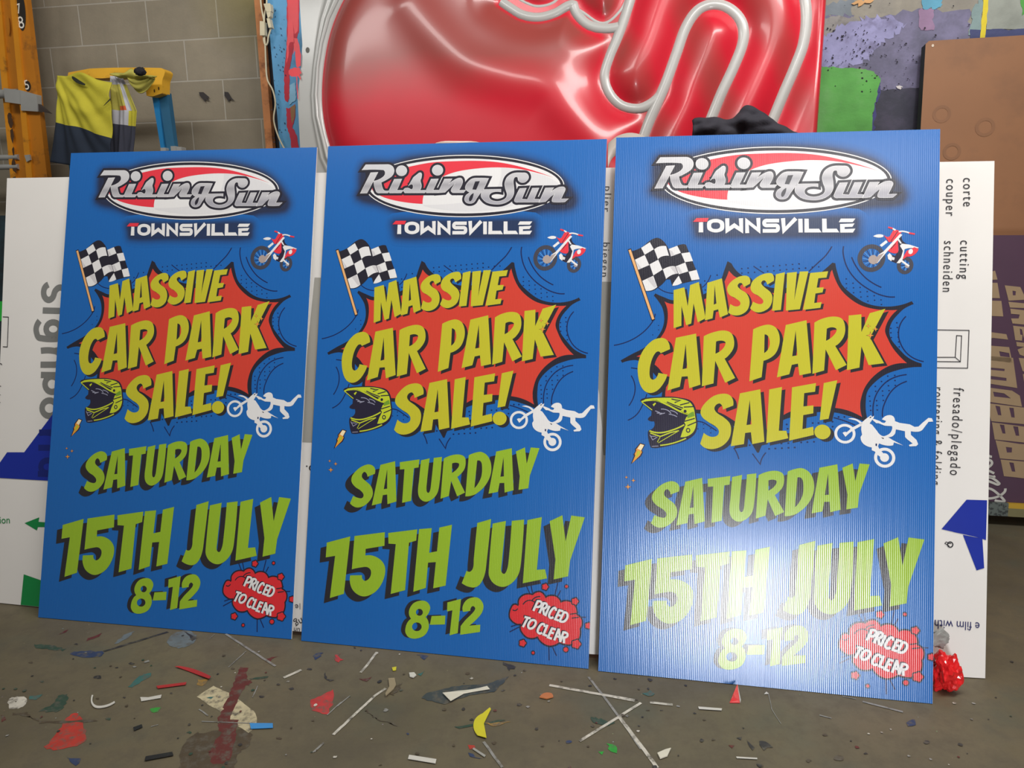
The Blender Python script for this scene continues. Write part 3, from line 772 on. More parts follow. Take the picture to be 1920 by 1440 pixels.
for x, y, r in ((430, 325, 10), (175, 428, 12), (655, 458, 9), (850, 445, 8), (965, 600, 7), (1065, 822, 14), (235, 535, 12), (550, 510, 22), (700, 625, 10), (1470, 620, 16), (1640, 575, 16), (1570, 855, 16), (1200, 905, 12), (550, 630, 9), (610, 745, 16), (740, 435, 16), (1310, 463, 10), (1740, 465, 14)):
    stain('A', ell(x, y, r, r * .45, 10), random.choice((P_BLK, P_BLK, P_GRN, P_BRN)), .002)
stain('B', '690,510 720,480 880,440 1060,430 1185,385 1100,475 960,490 820,545', paint('slate', (56, 62, 64)), .002)
stain('B', '880,668 1150,628 1160,636 900,680', P_GRN, .003); stain('B', '1040,650 1190,642 1100,668', P_OCH, .003)
stain('B', '1735,765 1785,770 1790,815 1750,812', P_BGRN, .004); stain('B', '1685,810 1715,805 1710,825', P_BGRN, .003)
stain('B', '1640,612 ~1700,625 1780,650 1740,672 1660,640', P_GRN, .004)
stain('B', '195,265 225,262 245,290 215,310', P_CRED, .006)
stain('B', '668,262 735,275 700,290', P_BLU, .004); stain('B', '670,375 715,350 690,385', P_TEAL, .003)
stain('B', '345,400 405,392 380,412', P_DRED, .004)
stain('B', '375,570 ~440,620 ~560,660 ~480,640 ~400,600', P_BRN, .006)
stain('B', '958,775 990,772 995,795 965,798', P_RED, .003); stain('B', '958,812 1000,838 1040,850 960,840', P_BLU, .003)
stain('B', '85,262 140,255 90,290', P_BLU, .005); stain('B', '150,365 160,400 200,405 ~170,412 ~148,395', P_BLK, .002)
stain('B', '580,420 ~560,470 ~510,490 ~530,455', P_BRN, .005)
stain('B', '1150,310 1230,330 1180,360', P_BLK, .005)
for x, y, r in ((1150, 465, 9), (615, 710, 9), (80, 635, 7), (350, 240, 7), (950, 370, 14), (1240, 545, 16), (1520, 755, 18), (1370, 780, 9), (1100, 760, 16), (1640, 440, 10), (1780, 400, 9), (1270, 355, 10), (315, 225, 8), (460, 885, 10), (970, 630, 12)):
    stain('B', ell(x, y, r, r * .5, 10), random.choice((P_BLK, P_BRN, P_BLK, P_BLU)), .002)
stain('C', '305,290 340,280 368,292 340,312', P_TEAL, .004)
stain('C', '1735,452 1795,435 1775,470 1740,472', P_BLU, .005)
stain('C', '765,572 808,575 790,590', P_DRED, .003)
stain('C', '872,548 915,590 905,608 885,580', P_BLK, .002); stain('C', '935,555 985,560 1010,590 960,600', P_BLK, .004)
stain('C', '820,540 850,532 835,550', P_BLK, .003)
for x, y, r in ((335, 385, 9), (410, 385, 7), (640, 437, 9), (855, 482, 6), (285, 470, 6), (950, 690, 14), (1210, 660, 16), (690, 545, 9), (590, 403, 9), (1375, 645, 30), (1855, 560, 18), (540, 250, 9), (340, 215, 5), (1520, 620, 10), (1300, 520, 14)):
    stain('C', ell(x, y, r, r * .5, 10), random.choice((P_BLK, P_BRN, P_BLK, P_DRED)), .002)
# chalky knife and tape-residue lines
def fline(reg, s_, w, m):
    zz[0] += .00001
    l = fp(reg, s_, False)
    o = [l[0]]
    for p in l[1:]:
        n = max(1, int(math.hypot(p[0] - o[-1][0], p[1] - o[-1][1]) / .02)); q = o[-1]
        for j in range(1, n + 1): o.append((q[0] + (p[0] - q[0]) * j / n + random.uniform(-.0006, .0006), q[1] + (p[1] - q[1]) * j / n + random.uniform(-.0006, .0006)))
    ribbon(fm, o, w, zz[0], m)
for rg, q, w in (('A', '1270,268 1550,450', .007), ('A', '1595,515 1695,470', .010), ('A', '1285,455 1385,365', .003), ('A', '1420,625 1450,560', .003), ('A', '1120,692 1170,728', .004), ('A', '1840,725 1920,650', .003), ('A', '1760,935 1820,880', .003), ('A', '1870,835 1920,785', .004),
                 ('A', '1135,760 1420,772', .003), ('A', '850,790 890,778', .003), ('A', '1180,295 1210,268', .002),
                 ('B', '440,250 385,325 350,365', .008), ('B', '490,455 430,495 195,715', .008), ('B', '140,762 85,812', .006), ('B', '218,555 288,497', .003),
                 ('B', '1410,437 1890,522', .010), ('B', '1630,390 1700,480 1800,612 1925,795', .007), ('B', '1580,752 1760,640 1925,535', .008), ('B', '1040,755 1145,900', .007),
                 ('C', '180,425 270,545 385,700', .010), ('C', '0,285 260,335', .008), ('C', '345,343 470,356', .009), ('C', '490,362 508,366', .006), ('C', '1395,310 1470,325|', .003), ('C', '1505,338 1725,395', .007), ('C', '1270,412 1335,430', .004), ('C', '990,290 1010,380 1060,460', .0015)):
    fline(rg, q.rstrip('|'), w, P_LBL if w < .008 else P_WHT)
random.seed(11)
for k in range(130):
    x, y = random.uniform(0, 1920), random.uniform(1190 + 0, 1440)
    g = floor_pt(x, y)
    r = random.uniform(.0015, .005) * (1 + .5 * random.random())
    l = [(g.x + r * cos(t) * random.uniform(.6, 1.3), g.y + r * sin(t) * random.uniform(.6, 1.3)) for t in (2 * pi * i / 8 for i in range(8))]
    zz[0] += .000003
    fm.poly([l], zz[0], random.choice((P_BLK, P_BLK, P_WHT, P_BRN, P_GRN, P_DRED, P_LBL)))
tag(fm.build('floor'), kind='structure')

# loose scraps lying on the floor
def scrap(name, label, cat, reg, s_, m, th=.0012, z=.004, side=None):
    l = fp(reg, s_)
    cx_ = sum(p[0] for p in l) / len(l); cy_ = sum(p[1] for p in l) / len(l)
    mb = MB(); mb.poly([[(p[0] - cx_, p[1] - cy_) for p in l]], th, m, thick=th, side=side)
    # a slight curl
    mb.v = [(x, y, zv + 6 * (x * x + y * y) * .12) for x, y, zv in mb.v]
    o = mb.build(name, M=Matrix.Translation((cx_, cy_, z * .5 + .0003)))
    tag(o, label, cat, 'vinyl and board scraps on the floor')
    return o
V = lambda n, c, r=.35: basic('vinyl_' + n, c, r, .06, 20)
scrap('vinyl_scrap', 'curved crimson vinyl strip lying on the floor below the left sale sign', 'scrap', 'A', '985,458 ~1020,455 ~1100,472 1188,518 1178,532 ~1090,492 ~1030,470', V('crimson', (165, 40, 44)))
scrap('vinyl_scrap', 'short straight crimson strip below the curved crimson one', 'scrap', 'A', '880,566 1050,544 1045,558 888,579', V('crimson', (165, 40, 44)))
scrap('vinyl_scrap', 'small white torn strip on the floor, nearest the bright green paint spot', 'scrap', 'A', '790,628 835,628 910,614 905,632 840,642 795,650', V('white', (196, 192, 184)))
scrap('tape_scrap', 'bright blue tape strip beside the cream paint patch', 'tape', 'A', '1405,775 1535,775 1536,801 1412,806', V('blue', (56, 132, 196)))
scrap('vinyl_scrap', 'black rectangular strip at the bottom edge left of the brown stain', 'scrap', 'A', '820,962 970,936 976,956 815,986', V('black', (32, 30, 32)))
scrap('vinyl_scrap', 'small black chip on the floor right of the red paint patch', 'scrap', 'A', '750,797 798,780 802,796 755,816', V('black', (32, 30, 32)))
scrap('tape_curl', 'thin white hook-shaped plastic trim curled on the floor', 'scrap', 'A', '518,620 526,620 ~530,668 ~580,676 645,652 648,660 ~585,686 ~525,680', V('white', (196, 192, 184)), .002)
scrap('vinyl_scrap', 'pale cream sliver lying on the dark slate smear', 'scrap', 'B', '810,490 900,472 ~980,462 1060,447 1075,465 980,477 930,487 855,535', V('cream', (206, 200, 184)))
scrap('vinyl_scrap', 'yellow boomerang-shaped vinyl offcut below the slate smear', 'scrap', 'B', '1075,570 1082,578 1042,655 1057,742 1005,725 ~985,650 1035,600', V('yellow', (196, 186, 36)))
scrap('vinyl_scrap', 'white rectangular strip at the bottom edge of the floor left of the yellow offcut', 'scrap', 'B', '622,834 775,858 770,882 615,856', V('white', (196, 192, 184)))
scrap('vinyl_scrap', 'crumpled tan paper scrap at the upper end of the long scratched line', 'scrap', 'B', '505,405 540,403 548,440 535,462 490,505 488,490 510,450', V('tan', (140, 126, 100), .7), .003)
scrap('vinyl_scrap', 'orange-brown chip on the floor beneath the gap between middle and right signs', 'scrap', 'B', '1355,510 ~1380,488 ~1420,488 1432,508 1395,518', V('orange', (176, 108, 66)), .003)
scrap('vinyl_scrap', 'tiny bright yellow chip just below the middle sale sign', 'scrap', 'B', '525,340 550,335 548,355 530,358', V('yellow', (196, 186, 36)))
scrap('vinyl_scrap', 'small crumpled white chip next to the teal paint fleck', 'scrap', 'B', '622,372 650,370 662,385 645,398 625,392', V('white', (196, 192, 184)), .003)
scrap('vinyl_scrap', 'grey strip beside the red fleck at the foot of the yellow offcut', 'scrap', 'B', '978,800 985,792 1052,835 1045,845', V('grey', (150, 148, 142)))
scrap('vinyl_scrap', 'short white strip on the floor left of the red triangular offcut', 'scrap', 'C', '608,370 738,380 735,390 612,382', V('white', (196, 192, 184)))
scrap('vinyl_scrap', 'tiny white triangle on the floor under the right sale sign', 'scrap', 'C', '968,300 980,287 992,298', V('white', (196, 192, 184)))
scrap('vinyl_scrap', 'thin white sliver near the bottom edge below the right sale sign', 'scrap', 'C', '815,643 930,650 930,656 818,650', V('white', (196, 192, 184)))
scrap('vinyl_scrap', 'wrinkled cream scrap at the bottom beside the scratched cross', 'scrap', 'C', '385,625 430,605 460,598 440,640 400,655', V('cream', (206, 200, 184)), .003)
# red folded triangle standing against the right sign
fa = [floor_pt(1100 + x / 2.909, 1200 + y / 2.909) for x, y in ((780, 345), (835, 346), (822, 300))]
b0, b1 = fa[0], fa[1]
mb = MB(); tip = floor_pt(1382, 1291) + Vector((0, 0, .014))
mb.add([b0 + Vector((0, 0, .002)), b1 + Vector((0, 0, .002)), tip, (b0 + b1) / 2 + Vector((0, .012, .012))], [(0, 1, 2), (1, 0, 3)], V('scarlet', (196, 40, 44), .25))
mb.add([b1 + Vector((.001, 0, .002)), b1 + Vector((.006, .012, .002)), tip], [(0, 1, 2)], V('white', (196, 192, 184)))
tag(mb.build('red_offcut', solid=.0015), 'small red triangular offcut standing on the floor against the right sale sign', 'scrap')

# ------------------------------------------------------------------ block wall
WALL = Frame(0, 3.8, -10.9, 0)
def wall_mat():
    m, nt, b = nodes('concrete_blockwork')
    tc = N(nt, 'TexCoord')
    mp = N(nt, 'Mapping'); mp.inputs['Location'].default_value = (BX0, -.01, 0)
    nt.links.new(tc.outputs['Object'], mp.inputs[0])
    bk = N(nt, 'TexBrick'); bk.offset = .5; bk.offset_frequency = 2
    bk.inputs['Scale'].default_value = 1; bk.inputs['Brick Width'].default_value = .4; bk.inputs['Row Height'].default_value = .2
    bk.inputs['Mortar Size'].default_value = .0042; bk.inputs['Mortar Smooth'].default_value = .3
    bk.inputs['Color1'].default_value = lin((156, 146, 128)); bk.inputs['Color2'].default_value = lin((146, 137, 120)); bk.inputs['Mortar'].default_value = lin((178, 172, 160))
    nt.links.new(mp.outputs[0], bk.inputs['Vector'])
    nz = N(nt, 'TexNoise', i_Scale=4.0, i_Detail=7.0, i_Roughness=.65); nt.links.new(tc.outputs['Object'], nz.inputs['Vector'])
    f = ramp(nt, nz.outputs[0], [(.3, (.84, .84, .84)), (.7, (1.08, 1.07, 1.05))])
    o = mixc(nt, 1.0, bk.outputs[0], f, 'MULTIPLY')
    # olive overspray near the timber post
    vs = N(nt, 'VectorMath', operation='DISTANCE'); vs.inputs[1].default_value = (*WALL.hit(480, -40), 0)
    nt.links.new(tc.outputs['Object'], vs.inputs[0])
    g = ramp(nt, vs.outputs['Value'], [(.05, (.75, .75, .75)), (.42, (0, 0, 0))])
    o = mixc(nt, g, o, lin((122, 112, 50)))
    nt.links.new(o, b.inputs['Base Color']); b.inputs['Roughness'].default_value = .85
    inv = N(nt, 'Math', operation='SUBTRACT'); inv.inputs[0].default_value = 1; nt.links.new(bk.outputs['Fac'], inv.inputs[1])
    n2 = N(nt, 'TexNoise', i_Scale=90.0, i_Detail=4.0); nt.links.new(tc.outputs['Object'], n2.inputs['Vector'])
    ad = N(nt, 'Math', operation='MULTIPLY_ADD'); ad.inputs[1].default_value = .35; nt.links.new(n2.outputs[0], ad.inputs[0]); nt.links.new(inv.outputs[0], ad.inputs[2])
    bp = N(nt, 'Bump', i_Strength=.5, i_Distance=.004); nt.links.new(ad.outputs[0], bp.inputs['Height']); nt.links.new(bp.outputs[0], b.inputs['Normal'])
    return m
BX0 = -.082
M_WALL = wall_mat()
wm = MB()
wm.add([(-5, 0, 0), (5, 0, 0), (5, 3.6, 0), (-5, 3.6, 0)], [(0, 1, 2, 3)], M_WALL)
WR = (1400, 0, 1920 / 520)
wz = [.001]
def wp(reg, s_, c, nm, k=.004, spray=None):
    wz[0] += .0004
    l = rag(on(WALL, reg, s_), k)
    m = basic('wall_paint_' + nm, c, .7, .18, 9, bump=.3, bscale=80, dirt=spray)
    wm.poly([l], wz[0], m)
wp(WR, '490,-60 1980,-60 1980,1400 490,1400', (142, 136, 124), 'grey', 0, ((120, 116, 110), 5, .4, .7))
wp(WR, '490,120 ~700,105 760,150 1190,60 1550,75 1545,300 1240,420 1190,650 900,680 920,540 830,470 490,475', (112, 108, 136), 'lilac', .012, ((92, 90, 112), 7, .42, .62))
wp(WR, '490,30 730,10 740,100 490,125', (110, 118, 126), 'blue_grey', .012)
wp(WR, '500,130 745,110 ~760,200 500,260', (134, 130, 128), 'dirty_white', .012, ((96, 92, 90), 14, .45, .65))
wp(WR, '520,260 ~760,140 ~1000,120 1090,180 ~1000,250 ~900,330 ~830,420 520,470', (140, 138, 178), 'pale_lilac', .014, ((108, 104, 136), 12, .5, .68))
wp(WR, '1190,60 1290,58 1292,210 1200,215', (140, 112, 142), 'pink', .006)
wp(WR, '1210,-60 1350,-60 1345,58 1212,62', (84, 146, 172), 'sky', .006)
wp(WR, '1560,70 1640,-50 1620,250 1538,255', (120, 140, 140), 'teal_grey', .006)
wp(WR, '1660,-60 1980,-60 1980,208 1655,205', (138, 142, 134), 'stone', .003)
wp(WR, '1540,205 1980,205 1980,270 1545,270', (58, 64, 104), 'navy', .004)
wp(WR, '1640,-60 1678,-60 1645,275 1610,275', (204, 184, 40), 'yellow', .002)
wp(WR, '1900,-60 1980,-60 1980,110 1898,100', (70, 140, 60), 'leaf', .006)
wp(WR, '900,630 1200,620 1200,1000 850,1000', (50, 50, 64), 'slate', .008, ((66, 62, 80), 9, .5, .7))
wp(WR, '900,560 ~925,600 ~900,700 880,950 850,950 870,700', (58, 58, 110), 'violet', .006)
wp(WR, '480,470 ~800,480 ~905,520 ~918,560 ~890,700 ~865,820 862,1000 480,1000', (84, 154, 70), 'green', .004, ((104, 160, 92), 4, .5, .7))
wp(WR, '730,20 880,-10 870,15 780,40', (196, 150, 100), 'peach', .006)
wp(WR, '1030,595 1075,600 1060,620 1035,610', (190, 184, 184), 'chip', .003)
random.seed(5)
mk = basic('wall_pit', (38, 34, 44), .9)
for k in range(150):
    if k < 60: x, y = random.uniform(540, 860), random.uniform(150, 480)
    elif k < 110: x, y = random.uniform(760, 1180), random.uniform(280, 640)
    else: x, y = random.uniform(540, 1550), random.uniform(20, 700)
    r = random.choice((3, 4, 5, 7)); wz[0] += .00001
    wm.poly([on(WALL, WR, [(x + r * random.uniform(.6, 1.5) * cos(t), y + r * random.uniform(.5, 1.2) * sin(t)) for t in (0, 1, 2, 3, 4, 5)])], wz[0], mk)
WL = (0, 0, 3)
for q in ('1125,520 1150,520 1185,550 1170,555 1188,570 1160,562 1165,580 1150,562 1130,540', '1268,518 1290,520 1310,555 1328,570 1300,560 1292,575 1280,555 1268,540'):
    wz[0] += .0002; wm.poly([on(WALL, WL, q)], wz[0], basic('wall_smudge', (62, 58, 58), .9))
tag(wm.build('wall_back', M=WALL.m), kind='structure')
# ------------------------------------------------------------------ white composite sheet behind the signs
SH = Frame(-1.784, 2.343, -8.57, 13.5, .002)
SD0, SD1, SHH = -.035, 3.162, 1.482
def bow(d, u):
    t = min(1, max(0, (d - SD0) / (SD1 - SD0)))
    return .060 * sin(pi * t) * (1 - min(1, max(0, u / SHH)))
def sfn(x, y, z): return (x, y, z + bow(x, y))
M_FILM = basic('white_protective_film', (222, 218, 214), .32, .02, 3)
mb = MB(); nx, ny = 48, 12
gv = [sfn(SD0 + (SD1 - SD0) * i / nx, SHH * j / ny, 0) for j in range(ny + 1) for i in range(nx + 1)]
gb = [(a, b, c - .004) for a, b, c in gv]
gf = [(j * (nx + 1) + i, j * (nx + 1) + i + 1, (j + 1) * (nx + 1) + i + 1, (j + 1) * (nx + 1) + i) for j in range(ny) for i in range(nx)]
mb.add(gv, gf, M_FILM, True)
mb.add(gb, [tuple(reversed(f)) for f in gf], M_FILM, True)
rim = [i for i in range(nx + 1)] + [j * (nx + 1) + nx for j in range(1, ny + 1)] + [ny * (nx + 1) + i for i in range(nx - 1, -1, -1)] + [j * (nx + 1) for j in range(ny - 1, 0, -1)]
K = len(gv)
mb.add(gv + gb, [(a_, a_ + K, b_ + K, b_) for a_, b_ in ((rim[i], rim[(i + 1) % len(rim)]) for i in range(len(rim)))], basic('sheet_edge', (205, 205, 205), .4, .02))
sheet = empty('composite_sheet', SH.m)
tag(sheet, 'long white film-covered composite sheet leaning behind the three blue signs', 'sheet')
pr = mb
P_GRY, P_PBL, P_PGR, P_TXT, P_BND = (basic('film_' + n, c, .35, .03) for n, c in (('grey_print', (120, 120, 118)), ('blue_print', (24, 44, 148)), ('green_print', (20, 128, 66)), ('text_print', (46, 44, 48)), ('grey_band', (158, 155, 148))))
def sp(s_, reg='X', closed=True):
    x0, y0, k = REG[reg] if isinstance(reg, str) else reg
    o = []
    for x, y in (path(s_, closed) if isinstance(s_, str) else s_):
        px, py = x0 + x / k, y0 + y / k
        d, u = SH.hit(px, py)
        for _ in range(4): d, u = SH.hit(px, py, bow(d, u))
        o.append((min(max(d, SD0 + .001), SD1 - .001), min(max(u, .001), SHH - .001)))
    return o
def pfill(s_, m, z=.0008, reg='X'):
    l = clean(sp(s_, reg)); o = []
    pr.poly([l], z, m, fn=sfn)
def pline(s_, w, m, reg='X', closed=False, z=.0012):
    l = clean(sp(s_, reg, closed)); A, B = offs(l, w / 2, closed), offs(l, -w / 2, closed); n = len(l)
    pr.add([sfn(x, y, z) for x, y in B + A], [(i, (i + 1) % n, n + (i + 1) % n, n + i) for i in range(n if closed else n - 1)], m)
def ptext(t, p, q, m, z=.0014, sx=1.0):
    a_, b_ = sp([p, q]); put_text(pr, t, a_, b_, z, m, fn=sfn, sx=sx)
# left end (text runs up the sheet)
put = ptext
put('signbond', (122, 527), (76, 985), P_GRY, .001, -1.0) if False else None
def vtext(t, p, q, m, h, z=.0014):
    """text whose baseline runs p->q, letters h metres tall (x-height ascending to the viewer's right/left)"""
    a_, b_ = SH.hit(*p), SH.hit(*q); vs, fs = text_mesh(t, 1.0, spacing=1.28); h *= .88
    x0 = min(v.x for v in vs); x1 = max(v.x for v in vs); hh = max(v.y for v in text_mesh('x', 1.0)[0])
    a_, b_ = Vector(a_), Vector(b_); e = b_ - a_; k = e.length / (x1 - x0); e.normalize(); n = Vector((-e.y, e.x))
    Q = [a_ + e * ((v.x - x0) * k) + n * (v.y / hh * h) for v in vs]
    pr.add([sfn(max(v.x, SD0 + .0005), v.y, z) for v in Q], fs, m)
# large grey lettering reading downwards, mirrored foot towards the left
L_SB = (0, 300, 2.88)
def sb(s_, z=.0010, m=P_GRY): pfill(s_, m, z, L_SB)
def sbl(s_, w=.021, closed=False, z=.0010): pline(s_, w, P_GRY, L_SB, closed, z)
sbl('262,672 ~240,695 ~240,735 ~262,755 ~285,742 ~300,705 ~325,688 ~350,705 ~352,740 335,762')      # s
sbl('232,812 340,815'); sbl('362,812 372,812')                                                       # i
sbl(ell(288, 912, 38, 36, 22), closed=True); sbl('345,960 ~215,960 ~198,930 ~198,900 215,868')        # g
sbl('222,1030 ~300,1032 ~325,1055 ~320,1090 300,1105 220,1105'); sbl('335,1022 300,1030')             # n
sbl('222,1160 345,1162'); sbl(ell(282, 1210, 38, 42, 22), closed=True)                                # b
sbl(ell(268, 1340, 40, 42, 22), closed=True)                                                          # o
P_DBL = basic('film_dark_blue_print', (20, 34, 110), .35, .03)
pfill('111,761 120,761 104,902 0,896 0,868 14,848 46,848', P_PBL, .0016)
def LB(s_): return s_
pline('222,152 330,152', .02, P_DBL, (0, 760, 3), z=.0020); pline('225,155 ~300,160 ~325,190 ~320,225 300,238 218,238', .02, P_DBL, (0, 760, 3), z=.0020)
pline('215,385 330,388', .02, P_DBL, (0, 760, 3), z=.0020); pline(ell(270, 345, 38, 36, 20), .02, P_DBL, (0, 760, 3), True, z=.0021)
pfill('140,662 222,630 218,655 285,660 278,685 215,684 208,703', P_PGR, .0012, (0, 760, 3))
put('tion', (-6, 981.5), (19, 981), P_PGR)
pfill('135,950 235,985 225,1140 118,1122', P_PGR, .0012, (0, 760, 3))
for q in ('13,640 13.5,594.5 16.5,594.5 14,651 5.8,650',): pass
pline('5.5,594 16.3,594.5 14.2,650.5 5.8,650', .0025, P_TXT, closed=False)
vtext('corte', (-1, 372), (-2, 412), P_TXT, .017); vtext('cutting', (-2.5, 447), (-4.5, 500), P_TXT, .017)
vtext('fresado/plegado', (-6.5, 680), (-11, 800), P_TXT, .017)
# gaps between the signs: a wide grey print band, and lettering
pfill('590,520.5 1180,529 1170,855 560,829', P_BND, .0010)
ptext('p.', (589, 872), (574, 873), P_TXT, sx=.9)
pline(ell(594, 912, 12, 20, 20), .004, P_TXT, closed=True)
pfill('590,893 578,893 578,930 590,930', P_GRY, .0012) if False else None
vtext('plier', (1134, 350), (1131, 398), P_TXT, .016); vtext('biegen', (1130.5, 456), (1127.5, 520), P_TXT, .016)
vtext('e/', (553, 1138), (563, 1128), P_TXT, .014) if False else None
ptext('/e', (563, 1131), (553, 1134), P_TXT); ptext('ng', (565, 1158), (551, 1166), P_TXT); ptext('un', (551, 1193), (562, 1194), P_TXT)
# right end
vtext('corte', (1805.5, 334), (1805.5, 387), P_TXT, .020); vtext('couper', (1774, 336), (1772.5, 405), P_TXT, .020)
vtext('cutting', (1800, 451), (1798, 523), P_TXT, .020); vtext('schneiden', (1769.5, 452), (1766.5, 547), P_TXT, .020)
vtext('fresado/plegado', (1787, 727), (1779.5, 890), P_TXT, .021); vtext('routering & folding', (1749, 726), (1743.5, 908), P_TXT, .021)
REG['RR'] = (1640, 300, 3.6)
pline('380,1146 636,1150 626,1405 380,1402', .0022, P_TXT, 'RR'); pline('552,1185 586,1187 578,1362 543,1332', .0022, P_TXT, 'RR', True)
pline('380,1332 543,1332', .0022, P_TXT, 'RR'); pline('380,1360 578,1362', .0022, P_TXT, 'RR')
REG['RB'] = (1640, 700, 4.8)
pfill('826,1137 1010,1142 1000,1500 900,1470 600,1402', P_PBL, .0012, 'RB')
pfill('615,128 725,150 735,315 692,328', P_PBL, .0013, (1600, 960, 3)); pfill('560,112 740,150 740,100 600,90', P_PBL, .0012, (1600, 960, 3))
pline(ell(544, 183, 15, 15, 20), .003, P_TXT, (1600, 960, 3), True)
put('R', (1779.5, 1024.5), (1783.5, 1018), P_TXT)
P_NT = basic('film_navy_text', (44, 46, 96), .35, .03)
ptext('e film within', (1836.5, 1167), (1738, 1161), P_NT, sx=1.2)
pr.build('film_covered_board', sheet)

# ------------------------------------------------------------------ red vacuum-formed sign
RS = Frame(0, 3.04, -10.9, 9.0, .002)
def M_gloss(nm, c, r=.22): 
    m = basic(nm, c, r, .03, 6, coat=.3)
    return m
M_RP = M_gloss('red_acrylic', (192, 24, 44), .34)
nt = M_RP.node_tree; bb = nt.nodes['Principled BSDF']
# dull brownish reflection painted into the red with a dusty film, in drifts
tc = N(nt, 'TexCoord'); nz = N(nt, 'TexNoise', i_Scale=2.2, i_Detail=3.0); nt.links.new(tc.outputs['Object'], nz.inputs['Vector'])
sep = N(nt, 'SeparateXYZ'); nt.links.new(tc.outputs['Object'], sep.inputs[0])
at = N(nt, 'Attribute', attribute_name='dull_veil')
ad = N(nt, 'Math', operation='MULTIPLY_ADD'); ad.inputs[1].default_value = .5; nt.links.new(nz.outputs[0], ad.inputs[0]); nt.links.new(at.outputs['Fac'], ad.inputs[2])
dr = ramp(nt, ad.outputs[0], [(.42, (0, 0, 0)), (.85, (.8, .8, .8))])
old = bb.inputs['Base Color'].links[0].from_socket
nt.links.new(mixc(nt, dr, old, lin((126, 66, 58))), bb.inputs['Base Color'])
M_WP = M_gloss('white_acrylic', (164, 164, 161), .35)
RZ = (480, 0, 3); RY3 = (960, 0, 3)
def rp(reg, s_): 
    return on(RS, reg, s_, False, steps=8)
TUB = [('t', RZ, '500,-60 ~430,80 ~385,220 ~355,400 ~348,560 ~360,690 ~385,800 ~420,900 500,1000', .030),
       ('t', RY3, '-60,10 ~-10,45 ~60,85 ~150,98 ~240,75 ~310,35 345,25 ~370,85 ~430,140 ~510,160 600,150', .027),
       ('t', RY3, '690,-90 ~640,80 ~590,220 ~545,330 ~520,430 ~545,520 ~610,590 ~700,612 ~770,590 830,540', .028),
       ('t', RY3, '700,900 ~765,700 ~860,480 ~925,300 ~980,150 ~1050,55 ~1140,25 ~1230,55 ~1292,130 ~1300,230 ~1250,370 ~1180,520 ~1110,690 1030,880', .030),
       ('t', RY3, '1625,-90 ~1655,70 ~1640,240 ~1590,380 ~1530,520 ~1460,690 1380,880', .030),
       ('t', RY3, '345,30 ~400,70 ~510,130 ~600,70 650,-30', .012),
       ('t', RY3, '20,-20 ~90,20 ~150,35 ~230,15 270,-30', .012)]
LOOP = []
for _, rg, q, w in TUB: LOOP.append((rp(rg, q), w))
TSEG = [[(l[i], l[i + 1], w) for i in range(len(l) - 1)] for l, w in LOOP]
def dist(x, y):
    S_ = 0
    for T_ in TSEG:
        S_ += math.exp(-45 * dist1(x, y, T_))
    return -math.log(S_ + 1e-20) / 45
def dist1(x, y, T_):
    b = 9
    for (ax, ay), (bx, by), w in T_:
        if min(ax, bx) - .5 > x or max(ax, bx) + .5 < x: continue
        dx, dy = bx - ax, by - ay; L2 = dx * dx + dy * dy or 1e-9
        t = max(0, min(1, ((x - ax) * dx + (y - ay) * dy) / L2))
        d = math.hypot(x - ax - t * dx, y - ay - t * dy) - w * .5
        if d < b: b = d
    return b
rsx0 = RS.hit(612, 150)[0] - .12
rsx1t, rsx1b = RS.hit(1549, 0), RS.hit(1532, 250)
ytop = 2.42
mb = MB()
nx, ny = 210, 120
yb = .9
vs = []; at = {}
left_edge = lambda y: None
LL = LOOP[0][0]
def lx(y):
    for i in range(len(LL) - 1):
        (ax, ay), (bx, by) = LL[i], LL[i + 1]
        if (ay - y) * (by - y) <= 0 and ay != by: return ax + (bx - ax) * (y - ay) / (by - ay)
    return LL[0][0] if y > LL[0][1] else LL[-1][0]
def rx(y):
    t = (y - rsx1b[1]) / (rsx1t[1] - rsx1b[1]); return rsx1b[0] + (rsx1t[0] - rsx1b[0]) * t
FOLD = on(RS, 'X', '780,20 ~830,85 ~880,130 ~960,158 ~1030,175 ~1060,210 ~1100,255 1150,310', False)
def fold(x, y):
    b = 9
    for (ax, ay), (bx, by) in zip(FOLD, FOLD[1:]):
        dx, dy = bx - ax, by - ay; t = max(0, min(1, ((x - ax) * dx + (y - ay) * dy) / (dx * dx + dy * dy)))
        b = min(b, math.hypot(x - ax - t * dx, y - ay - t * dy))
    return .022 * math.exp(-(b / .085) ** 2)
for j in range(ny + 1):
    y = yb + (ytop - yb) * j / ny; a0, a1 = lx(y), rx(y)
    for i in range(nx + 1):
        x = a0 + (a1 - a0) * i / nx
        d = max(0, dist(x, y))
        de = max(0, a1 - x)
        h = .060 * (1 - math.exp(-(d / .062) ** 1.45)) + fold(x, y) * min(1, d / .1)
        h *= min(1, de / .02) ** .5 if de < .02 else 1
        # a broad fold sagging across the big field
        vs.append((x, y, h))
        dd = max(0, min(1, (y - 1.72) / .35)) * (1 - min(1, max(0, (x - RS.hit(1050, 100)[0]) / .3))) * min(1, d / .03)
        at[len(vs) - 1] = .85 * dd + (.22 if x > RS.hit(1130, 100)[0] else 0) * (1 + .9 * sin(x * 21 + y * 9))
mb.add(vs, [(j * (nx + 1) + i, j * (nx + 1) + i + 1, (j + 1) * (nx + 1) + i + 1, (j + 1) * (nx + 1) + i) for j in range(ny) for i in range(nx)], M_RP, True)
mb.attr['dull_veil'] = at
rsign = empty('moulded_sign_face', RS.m)
tag(rsign, 'large glossy red moulded plastic sign face with white raised outlines, leaning behind the blue signs', 'sign')
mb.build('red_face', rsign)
mb = MB()
